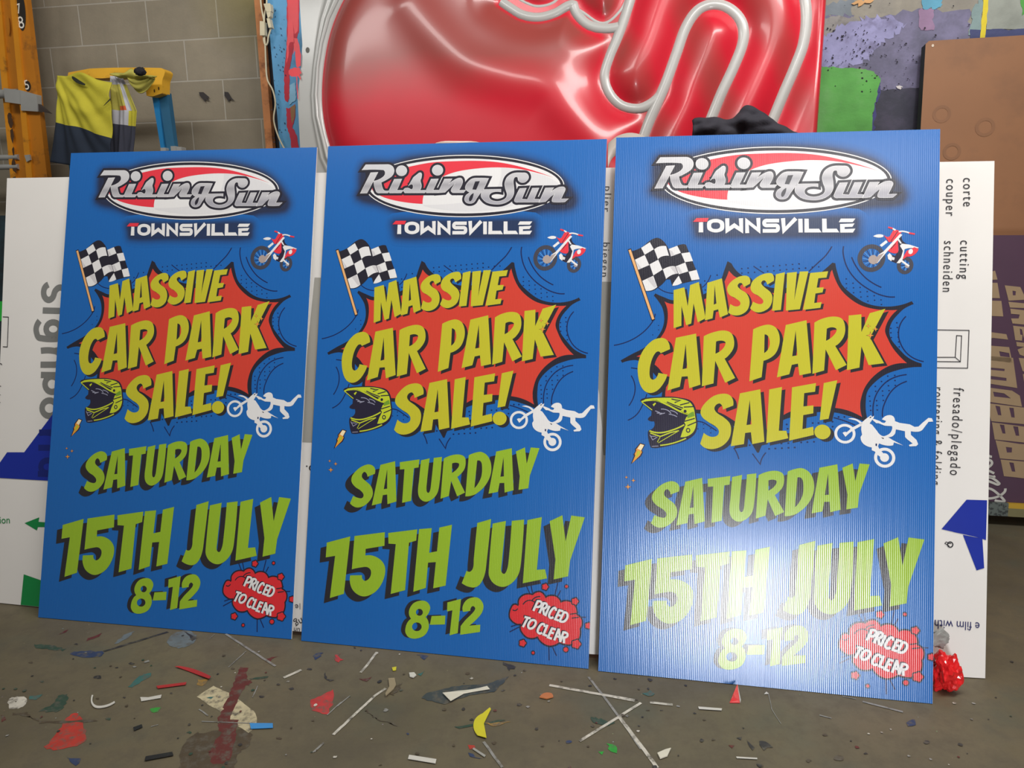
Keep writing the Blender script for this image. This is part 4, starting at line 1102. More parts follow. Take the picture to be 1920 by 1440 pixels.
# side wall of the red pan at the right
e0 = [(rx(y), y, 0) for y in (yb, 1.2, 1.5, 1.8, 2.1, ytop)]
mb.add([(x, y, .0) for x, y, z in e0] + [(x + .004, y, -.09) for x, y, z in e0], [(i, i + 6, i + 7, i + 1) for i in range(5)], M_RP)
mb.build('side_wall', rsign)
for k, (l, w) in enumerate(LOOP):
    mb = MB(); n = len(l); S_ = 9; pv = []
    for i in range(n):
        a_, c_ = l[max(0, i - 1)], l[min(n - 1, i + 1)]
        t = Vector((c_[0] - a_[0], c_[1] - a_[1])).normalized(); nn = Vector((-t.y, t.x))
        for s_ in range(S_):
            an = pi * s_ / (S_ - 1); r = w * .80
            pv.append((l[i][0] + nn.x * cos(an) * r, l[i][1] + nn.y * cos(an) * r, -.006 + w * .62 * sin(an)))
    mb.add(pv, [(i * S_ + s_, i * S_ + s_ + 1, (i + 1) * S_ + s_ + 1, (i + 1) * S_ + s_) for i in range(n - 1) for s_ in range(S_ - 1)], M_WP, True)
    mb.build('raised_outline', rsign)
# white flange at the left with pressed ridge
FZ = (460, 0, 1440 / 290)
mb = MB()
fl_l = on(RS, FZ, '505,-60 520,200 535,420 520,640 490,900 500,1100 520,1480 540,1700', False)
rgt = [(lx(p_[1]) + .004, p_[1]) for p_ in fl_l]
n = len(fl_l); K_ = 20; pv = []
for i in range(n):
    for s_ in range(K_ + 1):
        t = s_ / K_
        z = .004 + .020 * math.exp(-((t - .93) / .10) ** 2) + .010 * math.exp(-((t - .72) / .05) ** 2)
        pv.append((fl_l[i][0] + (rgt[i][0] - fl_l[i][0]) * t, fl_l[i][1], z))
mb.add(pv, [(i * (K_ + 1) + s_, (i + 1) * (K_ + 1) + s_, (i + 1) * (K_ + 1) + s_ + 1, i * (K_ + 1) + s_ + 1) for i in range(n - 1) for s_ in range(K_)], M_WP, True)
q = on(RS, FZ, '505,-60 560,-60 560,-50 505,-50')
flg = mb.build('white_flange', rsign)
mb = MB(); c_ = on(RS, FZ, [(585, 470)] * 1)[0] if False else RS.hit(460 + 585 / FZ[2], 470 / FZ[2])
mb.poly([ell(c_[0], c_[1], .009, .012, 18)], .0062, basic('rivet_dark', (70, 68, 62), .5)); mb.build('fixing_hole', flg)
mb = MB(); zq = .0058
for s_ in ('400,-60 500,-60 505,180 500,300 470,330 455,200 465,420 455,520 ~440,400 ~415,520 395,600 400,400 ~410,200', '465,365 500,370 520,470 530,520 525,620 495,640 480,590 475,500', '412,670 ~440,648 520,640 535,690 520,705 530,755 500,720 440,722 415,700', '485,720 495,722 505,930 498,930'):
    zq += .0004; l = on(RS, FZ, s_); l = [p_ for p_ in l]
    mb.poly([rag(l, .0015)], zq + .006, basic('red_brush_paint', (200, 30, 44), .4, .12, 12))
mb.build('red_paint_smears', flg)

# ------------------------------------------------------------------ painted panel, timber post, cable
PPN = Frame(0, 3.5, -10.9, 2.5, .0)
mb = MB()
def pz(s_, closed=True): return on(PPN, FZ, s_, closed)
lft = [PPN.hit(460 + x / FZ[2], y / FZ[2]) for x, y in ((205, 0), (235, 420), (265, 760), (295, 1050), (320, 1370))]
lb = lft[-1]; lt = lft[0]
sl = (lt[0] - lb[0]) / (lt[1] - lb[1])
bot, top = (lb[0] - sl * lb[1] , 0), (lt[0] + sl * .15, lt[1] + .15)
outl = [bot, (bot[0] + .6, 0), (bot[0] + .6, top[1]), top] + [(x, y) for x, y in lft]
mb.poly([outl], 0, basic('sky_blue_spray', (92, 158, 204), .5, .16, 6, dirt=((70, 120, 160), 10, .55, .75)), thick=.018, side=basic('panel_edge_dark', (40, 40, 46), .7))
z = .001
for s_, c in (('390,-40 505,-40 500,300 455,420 430,560 415,640 410,850 ~400,945 ~375,935 365,850 ~365,640 ~385,440 ~388,200', (196, 36, 58)),
              ('382,1000 ~420,1005 465,965 470,1080 440,1190 ~480,1270 500,1400 430,1400 ~420,1290 390,1190', (192, 38, 62)),
              ('425,1000 468,975 465,1080 440,1150 ~425,1080', (150, 110, 70)), ('415,790 470,770 475,930 410,980', (140, 190, 220))):
    z += .0006; mb.poly([rag(pz(s_), .002)], z, basic('panel_paint%d' % int(z * 1e4), c, .5, .12, 14))
random.seed(3)
for k in range(46):
    x, y = random.uniform(240, 380), random.uniform(60, 1330); r = random.uniform(2, 6); z += .00002
    mb.poly([pz([(x + r * cos(t), y + 1.4 * r * sin(t)) for t in (0, 1, 2, 3, 4, 5)])], z, basic('panel_fleck', (40, 62, 92), .6))
tag(mb.build('painted_panel', M=PPN.m), 'sky-blue sprayed panel with a vertical crimson stripe, between the timber post and the red sign', 'panel')
# dark strip put in for the shadowed gap between post and blue panel
PB = Frame(0, 3.62, -10.9, 1.5)
mb = MB()
l_ = on(PB, FZ, '120,-120 240,-120 340,1480 235,1480')
l_ = [l_[0], l_[1]] + [(l_[2][0] - (l_[1][0] - l_[2][0]) * l_[2][1] / (l_[1][1] - l_[2][1]), 0.001), (l_[3][0] - (l_[0][0] - l_[3][0]) * l_[3][1] / (l_[0][1] - l_[3][1]), 0.001)]
mb.poly([l_], 0, basic('gap_shade_dark', (44, 45, 54), .7, .15), thick=.012)
tag(mb.build('gap_shade_strip', M=PB.m), 'narrow dark strip for the shade between the timber post and the blue painted panel', 'board')
TP = Frame(0, 3.60, -10.9, 1.5)
a_ = [TP.hit(460 + x / FZ[2], y / FZ[2], .03) for x, y in ((72, -120), (135, -120), (192, 1400), (258, 1400))]
def ext(p_, q): t = p_[1] / (q[1] - p_[1]); return (p_[0] - (q[0] - p_[0]) * t, 0.0)
bl, br = ext(a_[2], a_[0]), ext(a_[3], a_[1])
mtim = basic('rough_timber', (186, 122, 74), .7, .2, 4, bump=.5, bscale=40, dirt=((110, 66, 40), 9, .52, .7))
mb = MB(); mb.poly([[bl, br, a_[1], a_[0]]], .03, mtim, thick=.03)
tag(mb.build('timber_post', M=TP.m, bevel=.003), 'slim rough-sawn timber post leaning against the block wall beside the blue panel', 'post')
mc = basic('ivory_plastic', (206, 196, 166), .45, .05)
CF = Frame(0, 3.47, -10.9, 2.5)
cab = empty('power_cable', CF.m); tag(cab, 'ivory cable with plug connectors hanging down the timber post', 'cable')
mb = MB()
for s_ in ('138,-60 ~148,60 ~165,150 176,205', '192,-60 ~198,40 ~180,130 176,205', '176,335 ~172,380 ~195,420 ~215,340 240,260', '176,335 ~185,430 ~190,560 ~205,740 ~255,840 ~280,960 ~265,1110 ~300,1250 365,1385 ~420,1500 460,1650'):
    l = on(CF, FZ, s_, False); mb.tube([(x, y, .0) for x, y in l], .0042, mc, 8)
mb.build('wire', cab)
for s_ in ('150,205 192,208 196,338 152,338', '185,45 245,40 252,70 255,115 215,125 200,90', '210,120 250,115 248,160 225,180', '213,180 240,180 258,265 232,268'):
    mb = MB(); mb.poly([on(CF, FZ, s_)], .016, mc, thick=.026); mb.build('connector', cab, bevel=.004)

# ------------------------------------------------------------------ extension ladder at the left
LD = Frame(0, 3.50, -10.9, 0.8)
lad = empty('extension_ladder', LD.m)
tag(lad, 'orange fibreglass extension ladder standing against the block wall at the far left', 'ladder')
mo = basic('orange_fibreglass', (214, 140, 30), .45, .1, 5, dirt=((120, 78, 34), 12, .56, .72))
mo2 = basic('orange_fibreglass_web', (190, 118, 26), .5, .1, 5, dirt=((112, 72, 34), 10, .56, .75))
mal = basic('ladder_aluminium', (176, 176, 174), .35, .08, metal=.35)
LZ = (0, 0, 4)
def rail(name, tops, bots, zoff, th):
    """channel rail: flange strip and web strip side by side, from pixel columns at two heights"""
    t = [LD.hit(x, y, zoff) for x, y in tops]; b = [LD.hit(x, y, zoff) for x, y in bots]
    def lineat(i, yv): 
        k = (yv - b[i][1]) / (t[i][1] - b[i][1]); return b[i][0] + (t[i][0] - b[i][0]) * k
    mb = MB(); Y0, Y1 = 0.0, 3.3
    for i, m_, z0, z1 in ((0, mo, zoff, zoff), (1, mo2, zoff - .012, zoff - .012)):
        c0 = [lineat(i, Y0), lineat(i + 1, Y0)]; c1 = [lineat(i, Y1), lineat(i + 1, Y1)]
        mb.poly([[(c0[0], Y0), (c0[1], Y0), (c1[1], Y1), (c1[0], Y1)]], z0, m_, thick=th)
    return mb.build(name, lad, bevel=.004)
RL0 = rail('rail', [(-12, 0), (1, 0), (22, 0)], [(20, 340), (30, 340), (52, 340)], .0, .03)
RL1 = rail('rail', [(19, 0), (28, 0), (46, 0)], [(50, 340), (61, 340), (86, 340)], .045, .03)
mb = MB(); mb.poly([on(LD, LZ, '28,660 160,678 165,830 160,782 40,765', off=.05)], .052, mal, thick=.02); mb.poly([on(LD, LZ, '160,678 282,712 290,838 165,830', off=.05)], .056, mal, thick=.03)
mb.poly([on(LD, LZ, '282,775 370,850 300,835 286,830', off=.05)], .05, basic('rubber_dark', (60, 50, 46), .7), thick=.02)
mb.build('rail_bracket', lad, bevel=.003)
mb = MB(); c_ = LD.hit(2, 178); mb.tube([(c_[0] - .5, c_[1], .02), (c_[0] + .12, c_[1], .02)], .022, mal, 12); mb.build('rung', lad)
for yy in (295, 313):
    mb = MB(); c_ = LD.hit(2, yy); mb.tube([(c_[0] - .5, c_[1], -.01), (c_[0] + .1, c_[1], -.01)], .014, mal, 12); mb.build('rung', lad)
mb = MB(); mb.poly([on(LD, LZ, '188,1165 225,1160 232,1200 205,1215', off=.05)], .055, mal, thick=.01); mb.build('rivet_plate', RL1)
mru = basic('rust_patch', (70, 46, 26), .8, .2, 20)
mb = MB()
for q_ in ('58,860 ~75,845 90,880 ~98,940 80,965 62,920', '78,975 95,960 108,1040 98,1080 84,1040', '92,1120 105,1100 112,1200 125,1250 128,1300 100,1280 88,1230 100,1180', '98,1330 118,1325 125,1360 100,1360'):
    mb.poly([rag(on(LD, LZ, q_), .002)], .0016, mru)
mb.build('worn_patch', RL0)
mbk, mwt = basic('label_black', (36, 34, 32), .5), basic('label_white', (224, 222, 214), .5)
def numlab(outline, items, m_, off):
    mb = MB(); mb.poly([on(LD, LZ, outline, off=off)], off - .0055 if off else .0012, m_)
    for t, p_, q in items:
        a1, b1 = LD.hit(p_[0] / 4, p_[1] / 4, off), LD.hit(q[0] / 4, q[1] / 4, off)
        put_text(mb, t, a1, b1, (off - .0055 if off else .0012) + .0008, mwt, sx=1.05)
    mb.build('number_label', RL1 if off else RL0)
numlab(ell(150, 80, 34, 150, 24, -5), [('7', (126, 102), (160, 92)), ('8', (138, 214), (180, 206))], mbk, .04)
numlab(ell(202, 645, 22, 40, 20, -5), [('5', (188, 672), (217, 664))], mbk, .04)
numlab(ell(62, 190, 13, 72, 20, -4), [], mo2, 0.0)

# ------------------------------------------------------------------ stepladder with yellow cap and blue rail
ST = Frame(0, 3.42, -10.9, 1.5)
SZ = (80, 100, 48 / 7)
stp = empty('stepladder', ST.m)
tag(stp, 'blue stepladder with a yellow plastic top, against the block wall behind the left sign', 'stepladder')
my = basic('yellow_moulded_plastic', (232, 176, 50), .5, .08, 6, dirt=((170, 120, 50), 20, .58, .75))
mbl, mbl2 = basic('blue_fibreglass', (28, 120, 178), .45, .06), basic('blue_fibreglass_dark', (40, 96, 130), .5, .08)
mb = MB(); mb.poly([on(ST, SZ, '420,330 430,275 700,225 ~1600,218 ~1655,255 ~1650,300 ~1625,370 ~1620,470 1618,540 1500,578 1425,572 1405,440 1440,350 1100,330 850,350 700,345 440,360')], .05, my, thick=.06)
tcap = mb.build('top_cap', stp, bevel=.01)
mb = MB()
l1 = [ST.hit(80 + x / SZ[2], 100 + y / SZ[2]) for x, y in ((1430, 570), (1505, 570), (1618, 535), (1545, 1270), (1590, 1265), (1712, 1250))]
def run(a_, b_, Y): k = (Y - a_[1]) / (b_[1] - a_[1]); return (a_[0] + (b_[0] - a_[0]) * k, Y)
Y1 = l1[2][1] + .01
mb.poly([[run(l1[0], l1[3], 0), run(l1[1], l1[4], 0), run(l1[1], l1[4], Y1), run(l1[0], l1[3], Y1)]], .012, mbl, thick=.03)
mb.poly([[run(l1[1], l1[4], 0), run(l1[2], l1[5], 0), run(l1[2], l1[5], Y1), run(l1[1], l1[4], Y1)]], .006, mbl2, thick=.03)
mb.build('rail', stp)
dx = l1[0][0] - ST.hit(80 + 250 / SZ[2], 100 + 450 / SZ[2])[0]
mb = MB(); mb.poly([[(run(l1[0], l1[3], 0)[0] - dx - .05, 0), (run(l1[0], l1[3], 0)[0] - dx + .02, 0), (run(l1[0], l1[3], Y1)[0] - dx + .04, Y1), (run(l1[0], l1[3], Y1)[0] - dx - .03, Y1)]], .006, mbl2, thick=.03)
mb.build('rail', stp)
for yy in (.45, .75, 1.05, 1.35):
    x0_ = run(l1[0], l1[3], yy)[0]
    mb = MB(); mb.box(x0_ - dx, x0_ + .03, yy, yy + .03, -.06, .0, mal); mb.build('tread', stp)
mb = MB()
for x, y in ((1525, 508), (1580, 478)):
    c_ = ST.hit(80 + x / SZ[2], 100 + y / SZ[2]); mb.poly([ell(c_[0], c_[1], .004, .008, 10)], .0508, basic('bolt_dark', (90, 64, 30), .5))
mb.build('bolt_holes', tcap)
mb = MB()
for x, y in ((1600, 1255), (1730, 1235), (1800, 1245)):
    c_ = ST.hit(80 + x / SZ[2], 100 + y / SZ[2]); mb.box(c_[0] - .014, c_[0] + .014, c_[1] - .02, c_[1] + .012, -.01, .03, mal)
mb.build('spreader_bracket', stp, bevel=.003)

# garments hanging on it
def garment(name, label, cat, reg, L, Rr, top, mats, cut, folds, fr, off, th=.004, nx=48, ny=40, depth=.02):
    """cloth hung from a line: left and right edges (param, x, y), rows below cut values change material"""
    def edge(E, t):
        for i in range(len(E) - 1):
            if t <= E[i + 1][0] or i == len(E) - 2:
                k = (t - E[i][0]) / (E[i + 1][0] - E[i][0]); return (E[i][1] + (E[i + 1][1] - E[i][1]) * k, E[i][2] + (E[i + 1][2] - E[i][2]) * k)
    mb = MB(); x0, y0, k = reg; vs = []
    for j in range(ny + 1):
        t = j / ny; a_, b_ = edge(L, t), edge(Rr, t)
        for i in range(nx + 1):
            s_ = i / nx
            x = a_[0] + (b_[0] - a_[0]) * s_; y = a_[1] + (b_[1] - a_[1]) * s_ + top(s_) * (1 - t) ** 1.5
            p_ = fr.hit(x0 + x / k, y0 + y / k, off)
            z = off + depth * folds(s_, t)
            vs.append((p_[0], p_[1], z))
    F = {}
    b = mb.add(vs, [], mats[0], True)
    for j in range(ny):
        for i in range(nx):
            s_, t = (i + .5) / nx, (j + .5) / ny
            mi = 0
            for c_ in cut:
                if t > c_(s_): mi += 1
            m_ = mats[mi](s_, t) if callable(mats[mi]) else mats[mi]
            a_ = j * (nx + 1) + i
            mb.f.append((a_, a_ + nx + 1, a_ + nx + 2, a_ + 1)); mb.mi.append(mb.mat(m_)); mb.sm.append(True)
    o = mb.build(name, M=fr.m, solid=th)
    tag(o, label, cat)
    return o
mhv = basic('hi_vis_yellow_cloth', (188, 178, 50), .85, .08, 14, bump=.3, bscale=200)
mhv2 = basic('faded_olive_cloth', (176, 168, 76), .85, .1, 14, bump=.3, bscale=200)
mnv = basic('navy_cloth', (30, 40, 56), .9, .1, 14, bump=.3, bscale=200)
mnv2 = basic('dusty_navy_cloth', (56, 58, 72), .9, .1, 14, bump=.3, bscale=200)
mrf = basic('reflective_tape', (178, 178, 186), .5, .06, 20)
mors = basic('orange_stain_cloth', (196, 88, 46), .85, .1, 14)
def f1(s_, t):
    a_ = math.atan2(s_ + .08, t + .10)
    rr = math.hypot(s_, t)
    return (.55 * sin(15 * a_) + .3 * sin(31 * a_ + 2)) * min(1, rr * 1.6) * (1 - .4 * rr) + .6 * sin(pi * s_) + .5 * math.exp(-((t - .12 - .22 * sin(pi * s_)) / .05) ** 2)
garment('work_shirt', 'hi-vis yellow and navy work shirt hanging at the left end of the stepladder top', 'shirt', SZ,
        [(0, 190, 285), (.5, 185, 890), (.75, 150, 1130), (1, 105, 1400)], [(0, 885, 375), (.5, 885, 1092), (1, 880, 1520)],
        lambda s_: -42 * math.exp(-((s_ - .5) / .22) ** 2) - 30 * (s_ > .2) * (s_ < .75) * sin(pi * (s_ - .2) / .55), [mhv, mnv], [lambda s_: .5], f1, ST, .125, depth=.02)
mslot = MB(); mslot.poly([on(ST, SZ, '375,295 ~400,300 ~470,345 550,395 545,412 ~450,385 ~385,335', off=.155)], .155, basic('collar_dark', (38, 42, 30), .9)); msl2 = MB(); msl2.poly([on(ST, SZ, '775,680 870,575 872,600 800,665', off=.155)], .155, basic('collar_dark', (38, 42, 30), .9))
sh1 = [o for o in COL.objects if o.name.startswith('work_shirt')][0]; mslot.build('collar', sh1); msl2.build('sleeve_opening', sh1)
mb = MB(); l = on(ST, SZ, '375,300 ~400,300 ~470,345 550,395 545,412 ~450,385 ~385,335', off=.105)
def f2(s_, t): return .6 * sin(12 * s_ + 3 * t) + .3 * sin(27 * s_ - 4 * t)
def tapeor(s_, t): return mors if (.5 < s_ < .8 and .42 < t < .47) else mhv2
garment('work_shirt', 'faded hi-vis shirt with silver reflective bands, hanging beside the yellow and navy one', 'shirt', SZ,
        [(0, 880, 295), (.5, 885, 835), (1, 878, 1500)], [(0, 1010, 290), (.12, 1080, 420), (.4, 1215, 740), (.55, 1200, 940), (.7, 1190, 1090), (1, 1150, 1450)],
        lambda s_: 0, [mrf, lambda s_, t: (mors if (.35 < s_ < .62 and .34 < t < .40) else mhv2 if s_ < .62 or s_ > .8 else mrf), lambda s_, t: mrf if s_ < .66 else mhv, mnv2],
        [lambda s_: .1, lambda s_: .4, lambda s_: .55], f2, ST, .075, depth=.012)
garment('knotted_shirt', 'olive hi-vis sleeve knotted over the yellow stepladder top and sagging below it', 'shirt', SZ,
        [(0, 880, 270), (1, 1010, 320)], [(0, 1465, 295), (1, 1440, 330)],
        lambda s_: -60 * math.exp(-((s_ - .48) / .1) ** 2) - 25 * sin(pi * min(1, s_ * 1.6)), [mhv2], [], lambda s_, t: 1.2 * sin(pi * t) + .5 * sin(16 * s_ + 6 * t), ST, .10, nx=40, ny=16, depth=.02)
mb = MB(); pv = []; nx_, ny_ = 24, 14
for j in range(ny_ + 1):
    for i in range(nx_ + 1):
        s_, t = i / nx_, j / ny_
        x = 1130 + (1455 - 1130) * s_; y0_ = 300 + 5 * s_; yb_ = 330 + 185 * sin(pi * s_ ** .8) ** .8 * 1.0
        p_ = ST.hit(80 + x / SZ[2], 100 + (y0_ + (yb_ - y0_) * t) / SZ[2], .09)
        pv.append((p_[0], p_[1], .09 + .02 * sin(pi * t) + .006 * sin(18 * t + 3 * s_)))
mb.add(pv, [(j * (nx_ + 1) + i, (j + 1) * (nx_ + 1) + i, (j + 1) * (nx_ + 1) + i + 1, j * (nx_ + 1) + i + 1) for j in range(ny_) for i in range(nx_)], mhv2, True)
kn = [o for o in COL.objects if o.name.startswith('knotted_shirt')][0]
mb.build('sagging_sleeve', kn, solid=.004)
def lump(name, label, cat, M_, c, r, m_, seed, amp=.25, fl=1.0, sc=3.0, sub=3):
    import bmesh
    from mathutils import noise
    bm = bmesh.new(); bmesh.ops.create_icosphere(bm, subdivisions=sub, radius=1)
    for v in bm.verts:
        q = v.co.normalized(); h = 1 + amp * (noise.noise(q * sc + Vector((seed, 0, 0))) * 1.5 + abs(noise.noise(q * sc * 2.3 + Vector((0, seed, 0)))) - .2)
        v.co = Vector((q.x * r[0] * h, q.y * r[1] * h, q.z * r[2] * h))
    me = bpy.data.meshes.new(name); bm.to_mesh(me); bm.free(); me.materials.append(m_)
    for p_ in me.polygons: p_.use_smooth = fl > .5
    o = bpy.data.objects.new(name, me); COL.objects.link(o); o.matrix_world = M_ @ Matrix.Translation(c)
    tag(o, label, cat); return o
c_ = ST.hit(80 + 1372 / SZ[2], 100 + 272 / SZ[2], .10)
lump('black_rag', 'small black rag ball sitting on the yellow stepladder top', 'rag', ST.m, (c_[0], c_[1], .165), (.027, .019, .02), basic('black_cloth', (30, 28, 36), .9), 3.1, .2)

# ------------------------------------------------------------------ black jacket draped between the right sign and the red sign
JK = Frame(0, 2.45, -10.2, 12, .0)
mjk = basic('black_jacket_cloth', (34, 32, 42), .85, .1, 12, bump=.3, bscale=150)
JZ = (1240, 180, 6)
from mathutils import noise
mb = MB(); pv = []; nx_, ny_ = 60, 24
topj = path('350,300 ~375,278 ~500,265 ~640,262 ~790,278 ~870,200 ~950,118 ~1060,165 ~1180,225 ~1290,330 ~1400,375 1530,435', False)
def topy(x):
    for i in range(len(topj) - 1):
        if topj[i][0] <= x <= topj[i + 1][0]: k = (x - topj[i][0]) / (topj[i + 1][0] - topj[i][0] + 1e-9); return topj[i][1] + (topj[i + 1][1] - topj[i][1]) * k
    return topj[-1][1]
for j in range(ny_ + 1):
    for i in range(nx_ + 1):
        s_, t = i / nx_, j / ny_; x = 350 + 1180 * s_; y = topy(x) + (700 - topy(x)) * t
        p_ = JK.hit(JZ[0] + x / 6, JZ[1] + y / 6)
        z = .03 * sin(pi * min(1, t * 1.5 + .1)) + .022 * noise.noise(Vector((x / 160, y / 90, 1)))
        pv.append((p_[0], p_[1], z))
mb.add(pv, [(j * (nx_ + 1) + i, (j + 1) * (nx_ + 1) + i, (j + 1) * (nx_ + 1) + i + 1, j * (nx_ + 1) + i + 1) for j in range(ny_) for i in range(nx_)], mjk, True)
tag(mb.build('black_jacket', M=JK.m, solid=.008), 'crumpled black jacket slumped on top of the white sheet behind the right sale sign', 'jacket')

# clear tape tab on top of the middle sign
c1 = Frame(*spots[1][:4]) if False else Frame(-.6678, 2.12, -10.239, 15.665)
mcl = basic('clear_tape', (206, 186, 172), .2, .05)
mb = MB(); pv = []
for i in range(13):
    s_ = i / 12
    for j, dy in enumerate((0, 9)):
        p_ = c1.hit(812 + 98 * s_, 275 - dy * (sin(pi * s_) ** .5) + 0 * j)
        pv.append((p_[0], p_[1], .004 * sin(9 * s_) + .01 * j))
mb.add(pv, [(2 * i, 2 * i + 2, 2 * i + 3, 2 * i + 1) for i in range(12)], mcl, True)
tag(mb.build('loose_tape', M=c1.m, solid=.001), 'wrinkled clear tape poking up over the top edge of the middle sale sign', 'tape')
c1 = Frame(.2, 2.03, -10.2, 15.4)
mb = MB()
l = [c1.hit(x, y) for x, y in path('1140,270 ~1148,262 ~1160,254 ~1180,249 ~1200,252 ~1210,257', False)]
l2 = [c1.hit(x, y) for x, y in path('1140,320 ~1148,300 ~1160,292 ~1180,285 ~1200,285 ~1210,285', False)]
n = len(l)
mb.add([(x, y, .0) for x, y in l] + [(x, y, .012) for x, y in l2], [(i, n + i, n + i + 1, i + 1) for i in range(n - 1)], basic('grey_tape', (168, 160, 152), .35), True)
tag(mb.build('grey_plastic_wrap', M=c1.m, solid=.001), 'greyish plastic wrap bunched behind the gap between the middle and right sale signs', 'wrap')

# ------------------------------------------------------------------ right side: brown board, purple championship board
BR = Frame(1.9, 3.16, -10.9, 5, .0)
mbr = basic('brown_hardboard', (130, 88, 56), .6, .07, 2.5, dirt=((112, 76, 50), 3.2, .5, .75))
p0, p1 = BR.hit(1736, 77), BR.hit(1726, 245)
k_ = (p0[0] - p1[0]) / (p0[1] - p1[1])
mb = MB(); bx = p0[0] - k_ * p0[1]
mb.poly([[(bx, 0), (bx + 1.5, 0), (p0[0] + 1.5, p0[1] + .02), (p0[0] + .012, p0[1]), (p0[0], p0[1] - .012)]], 0, mbr, thick=.05, side=basic('dark_board_edge', (44, 50, 48), .7))
BOM = mb
def BOT(bo): tag(bo, 'large brown hardboard panel leaning against the painted wall at the right edge', 'board')
mb = MB()
c_ = BR.hit(1400 + 1288 / WR[2], 316 / WR[2]); mb.poly([ell(c_[0], c_[1], .005, .006, 10)], .0012, basic('screw_head', (190, 176, 160), .3, metal=.5)); scm = mb
mb = BOM; zc = .0008
for x, y, r in ((1350, 790, 56), (1650, 880, 60), (1420, 1050, 55)):
    c_ = BR.hit(1400 + x / WR[2], y / WR[2]); zc += .0002
    mb.poly([ell(c_[0], c_[1], r / WR[2] * .0024, r / WR[2] * .0024, 24), list(reversed(ell(c_[0], c_[1], r / WR[2] * .0016, r / WR[2] * .0016, 24)))], zc, basic('ring_stain', (119, 80, 51), .6, .1))

bo = mb.build('brown_board', M=BR.m); BOT(bo); scm.build('screw', bo)
PU = Frame(2.113, 2.944, -10.9, 7, .045)
mpu = basic('purple_board_paint', (68, 43, 62), .5, .08, 3)
mbe = basic('beige_lettering', (140, 118, 90), .55, .06, 8)
champ = empty('championship_board', PU.m); tag(champ, 'purple signboard with beige sideways race lettering, leaning at the right edge below the brown board', 'sign')
tl = PU.hit(1866, 441); br_ = PU.hit(1850, 946)
mb = MB(); H_ = tl[1]
mb.box(-.36, 1.0, 0, H_, -.02, 0, mpu); mb.build('panel', champ)
mb = MB(); UZ = (1820, 420, 4.8); VZ = (1820, 700, 4.8)
def pb(rg, s_, z=.0015, m_=None):
    mb.poly([[(min(x, .99), min(y, H_ - .002)) for x, y in on(PU, rg, l)] for l in s_.split('|')], z, m_ or mbe)
for s_ in ('305,552 445,567 480,640 560,650 560,690 480,682 340,690|375,600 405,605 402,642 378,642', '338,700 560,722 560,760 352,752', '355,762 560,785 560,915 480,905 375,895 362,850 430,850 440,815 362,808', '380,915 560,935 560,1060 485,1050 470,1000 460,950 440,940 445,995 465,1000 460,1050 400,1045',
           '408,1060 560,1080 560,1190 480,1190 440,1175 420,1130 480,1105 415,1100', '430,1205 560,1215 560,1330 480,1330 465,1320', '468,1350 560,1360 560,1420 478,1420',
           '150,440 218,420 240,500 150,505', '130,528 240,530 262,668 130,665', '130,688 275,692 292,832 130,825',
           '120,965 320,992 335,1040 200,1025 120,1040', '120,1090 345,1108 375,1250 120,1220|255,1145 345,1162 350,1200 265,1190'): pb(UZ, s_)
for s_ in ('100,-160 380,-140 418,132 165,92 100,90|168,22 320,42 320,68 170,52|150,-55 305,-40 302,-20 150,-35', '100,120 370,155 440,200 460,300 155,255 100,250|200,165 300,180 360,225 210,208', '150,268 560,318 560,468 460,455 185,430 160,350|220,290 262,298 275,378 245,375|345,308 385,312 395,398 365,395',
           '190,440 560,490 560,632 440,618 215,595|260,460 300,465 312,542 285,540|380,475 425,480 435,562 405,560', '222,602 440,635 560,640 560,790 262,765 |315,662 370,668 368,712 325,712', '268,775 560,800 560,955 400,935 298,925|345,800 385,805 400,885 370,882'): pb(VZ, s_)
mcr = basic('silver_script', (178, 176, 170), .5)
def pbl(s_, w): 
    for q in s_.split('|'): ribbon(mb, on(PU, VZ, q, False), w, .0018, mcr)
pbl('190,750 ~160,740 ~130,700 110,690|130,790 ~170,780 ~190,810 ~150,850 ~120,860 ~170,880 ~210,900|145,965 ~200,985 ~240,1000 ~255,990 ~190,940 ~150,930 ~200,930 220,925|120,1035 ~180,1040 ~240,1080 ~290,1130 ~300,1150 ~250,1150 215,1140|310,1035 ~300,1070 ~240,1110 ~160,1125 110,1110', .010)
mb.build('lettering', champ)
mb = MB(); e1 = PU.hit(1887, 946); e2 = PU.hit(1850, 970); e3 = PU.hit(1850, 985)
mb.box(-.36, e1[0], -.01, e1[1], -.03, .02, basic('perforated_strip', (84, 92, 88), .5, dirt=((40, 44, 44), 60, .5, .55)), None)
mb.box(e1[0], 1.0, -.01, e1[1] * .55, -.03, .02, basic('khaki_strip', (110, 104, 70), .5))
mb.box(e1[0], 1.0, e1[1] * .55, e1[1], -.03, .02, basic('mustard_strip', (170, 136, 34), .5))
mb.v = [(x, y + .01, z_) for x, y, z_ in mb.v]
mb.build('bottom_rail', champ)

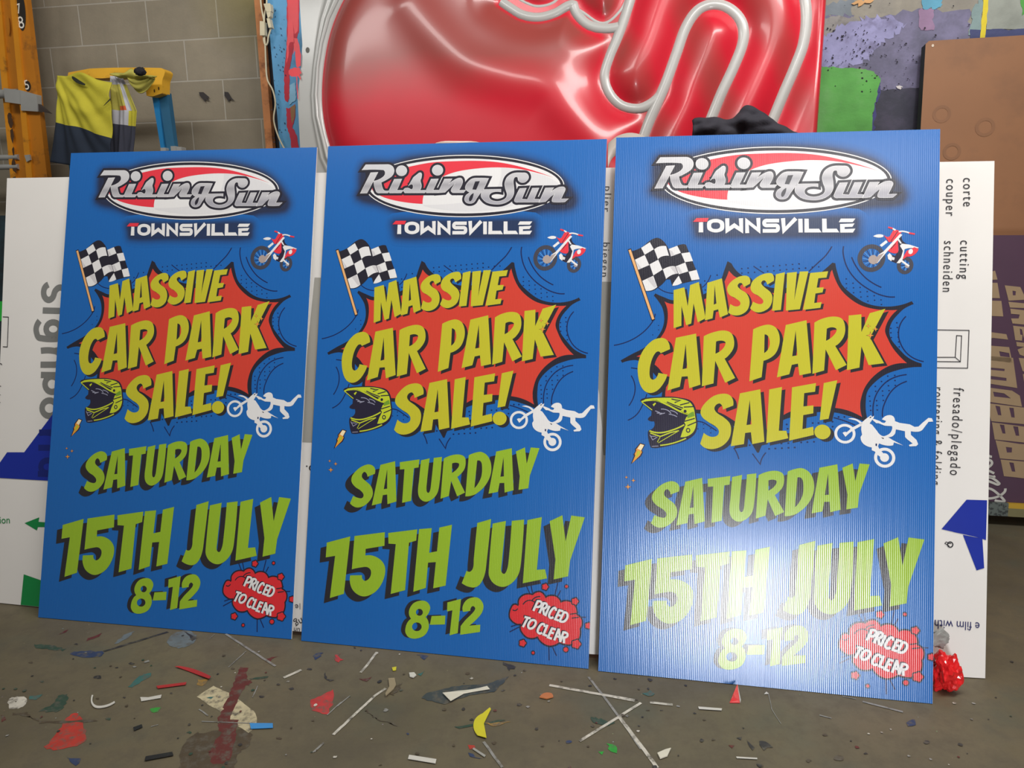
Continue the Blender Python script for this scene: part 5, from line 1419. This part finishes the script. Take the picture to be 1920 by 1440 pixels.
# ------------------------------------------------------------------ left edge clutter behind the white sheet
LC = Frame(-2.6, 3.2, -10.9, 6, .0)
mb = MB()
mb.poly([[(-.9, 0), (.45, 0), (.45, LC.hit(5, 404)[1]), (-.9, LC.hit(5, 404)[1])]], 0, basic('teal_black_panel', (30, 52, 60), .6, .3, 5, dirt=((18, 20, 24), 3, .45, .6)), thick=.02)
q = on(LC, 'X', [(-30, 560), (40, 560), (40, 600), (-30, 600)]) if False else [LC.hit(x, y) for x, y in ((-60, 602), (30, 602), (30, 565), (-60, 565))]
mb.poly([q], .001, basic('green_spray', (40, 170, 60), .5))
q = [LC.hit(x, y) for x, y in ((-60, 800), (30, 800), (30, 700), (-60, 700))]
mb.poly([q], .001, basic('oxide_spray', (120, 30, 30), .5))
tag(mb.build('graffiti_panel', M=LC.m), 'dark teal panel with green spray band at the far left edge behind the white sheet', 'panel')

# ------------------------------------------------------------------ red crumpled plastic and grey tape lump by the right sign
g = floor_pt(1766, 1292)
mcp = basic('red_crumpled_plastic', (214, 30, 34), .22, .12, 10, coat=.4)
lump('red_plastic_bag', 'crumpled glossy red plastic bag on the floor beside the right sale sign', 'bag', Matrix.Identity(4), (g.x + .008, g.y + .004, .052), (.036, .04, .055), mcp, 9.3, .30, 0, 1.9, 4)
lump('grey_plastic_scrap', 'ragged grey plastic scrap sticking up behind the red bag', 'scrap', Matrix.Identity(4), (g.x + .006, g.y + .048, .125), (.024, .006, .028), basic('grey_plastic', (146, 146, 142), .5), 4.4, .35, 0, 2.2, 3)

# ------------------------------------------------------------------ light
w = bpy.data.worlds.new('world'); SC.world = w; w.use_nodes = True
bg = w.node_tree.nodes['Background']; bg.inputs[0].default_value = (*lin((214, 208, 190))[:3], 1); bg.inputs[1].default_value = .17
def area(name, loc, target, sx, sy, power, col=(1, 1, 1), spread=180):
    l = bpy.data.lights.new(name, 'AREA'); l.shape = 'RECTANGLE'; l.size = sx; l.size_y = sy; l.energy = power; l.color = col; l.spread = rd(spread)
    o = bpy.data.objects.new(name, l); COL.objects.link(o); o.location = loc
    o.rotation_euler = (Vector(target) - Vector(loc)).to_track_quat('-Z', 'Y').to_euler()
    return o
area('ceiling_light', (1.3, 1.3, 3.6), (1.0, 2.7, 1.0), 2.4, .5, 100, (1, .97, .93))
area('ceiling_light', (-1.8, 1.3, 3.6), (-1.4, 3.2, 1.2), 2.4, .4, 46, (1, .985, .95))
area('glare_light', (.54, -1.6, .38), (.85, 1.9, .3), .42, .74, 23, (.95, .97, 1), spread=110)  # unseen low light added behind the camera to make the right sign's glare
area('ceiling_light', (1.1, -1.7, 3.9), (.9, .6, 0), 2.6, .5, 22, (1, .98, .95))
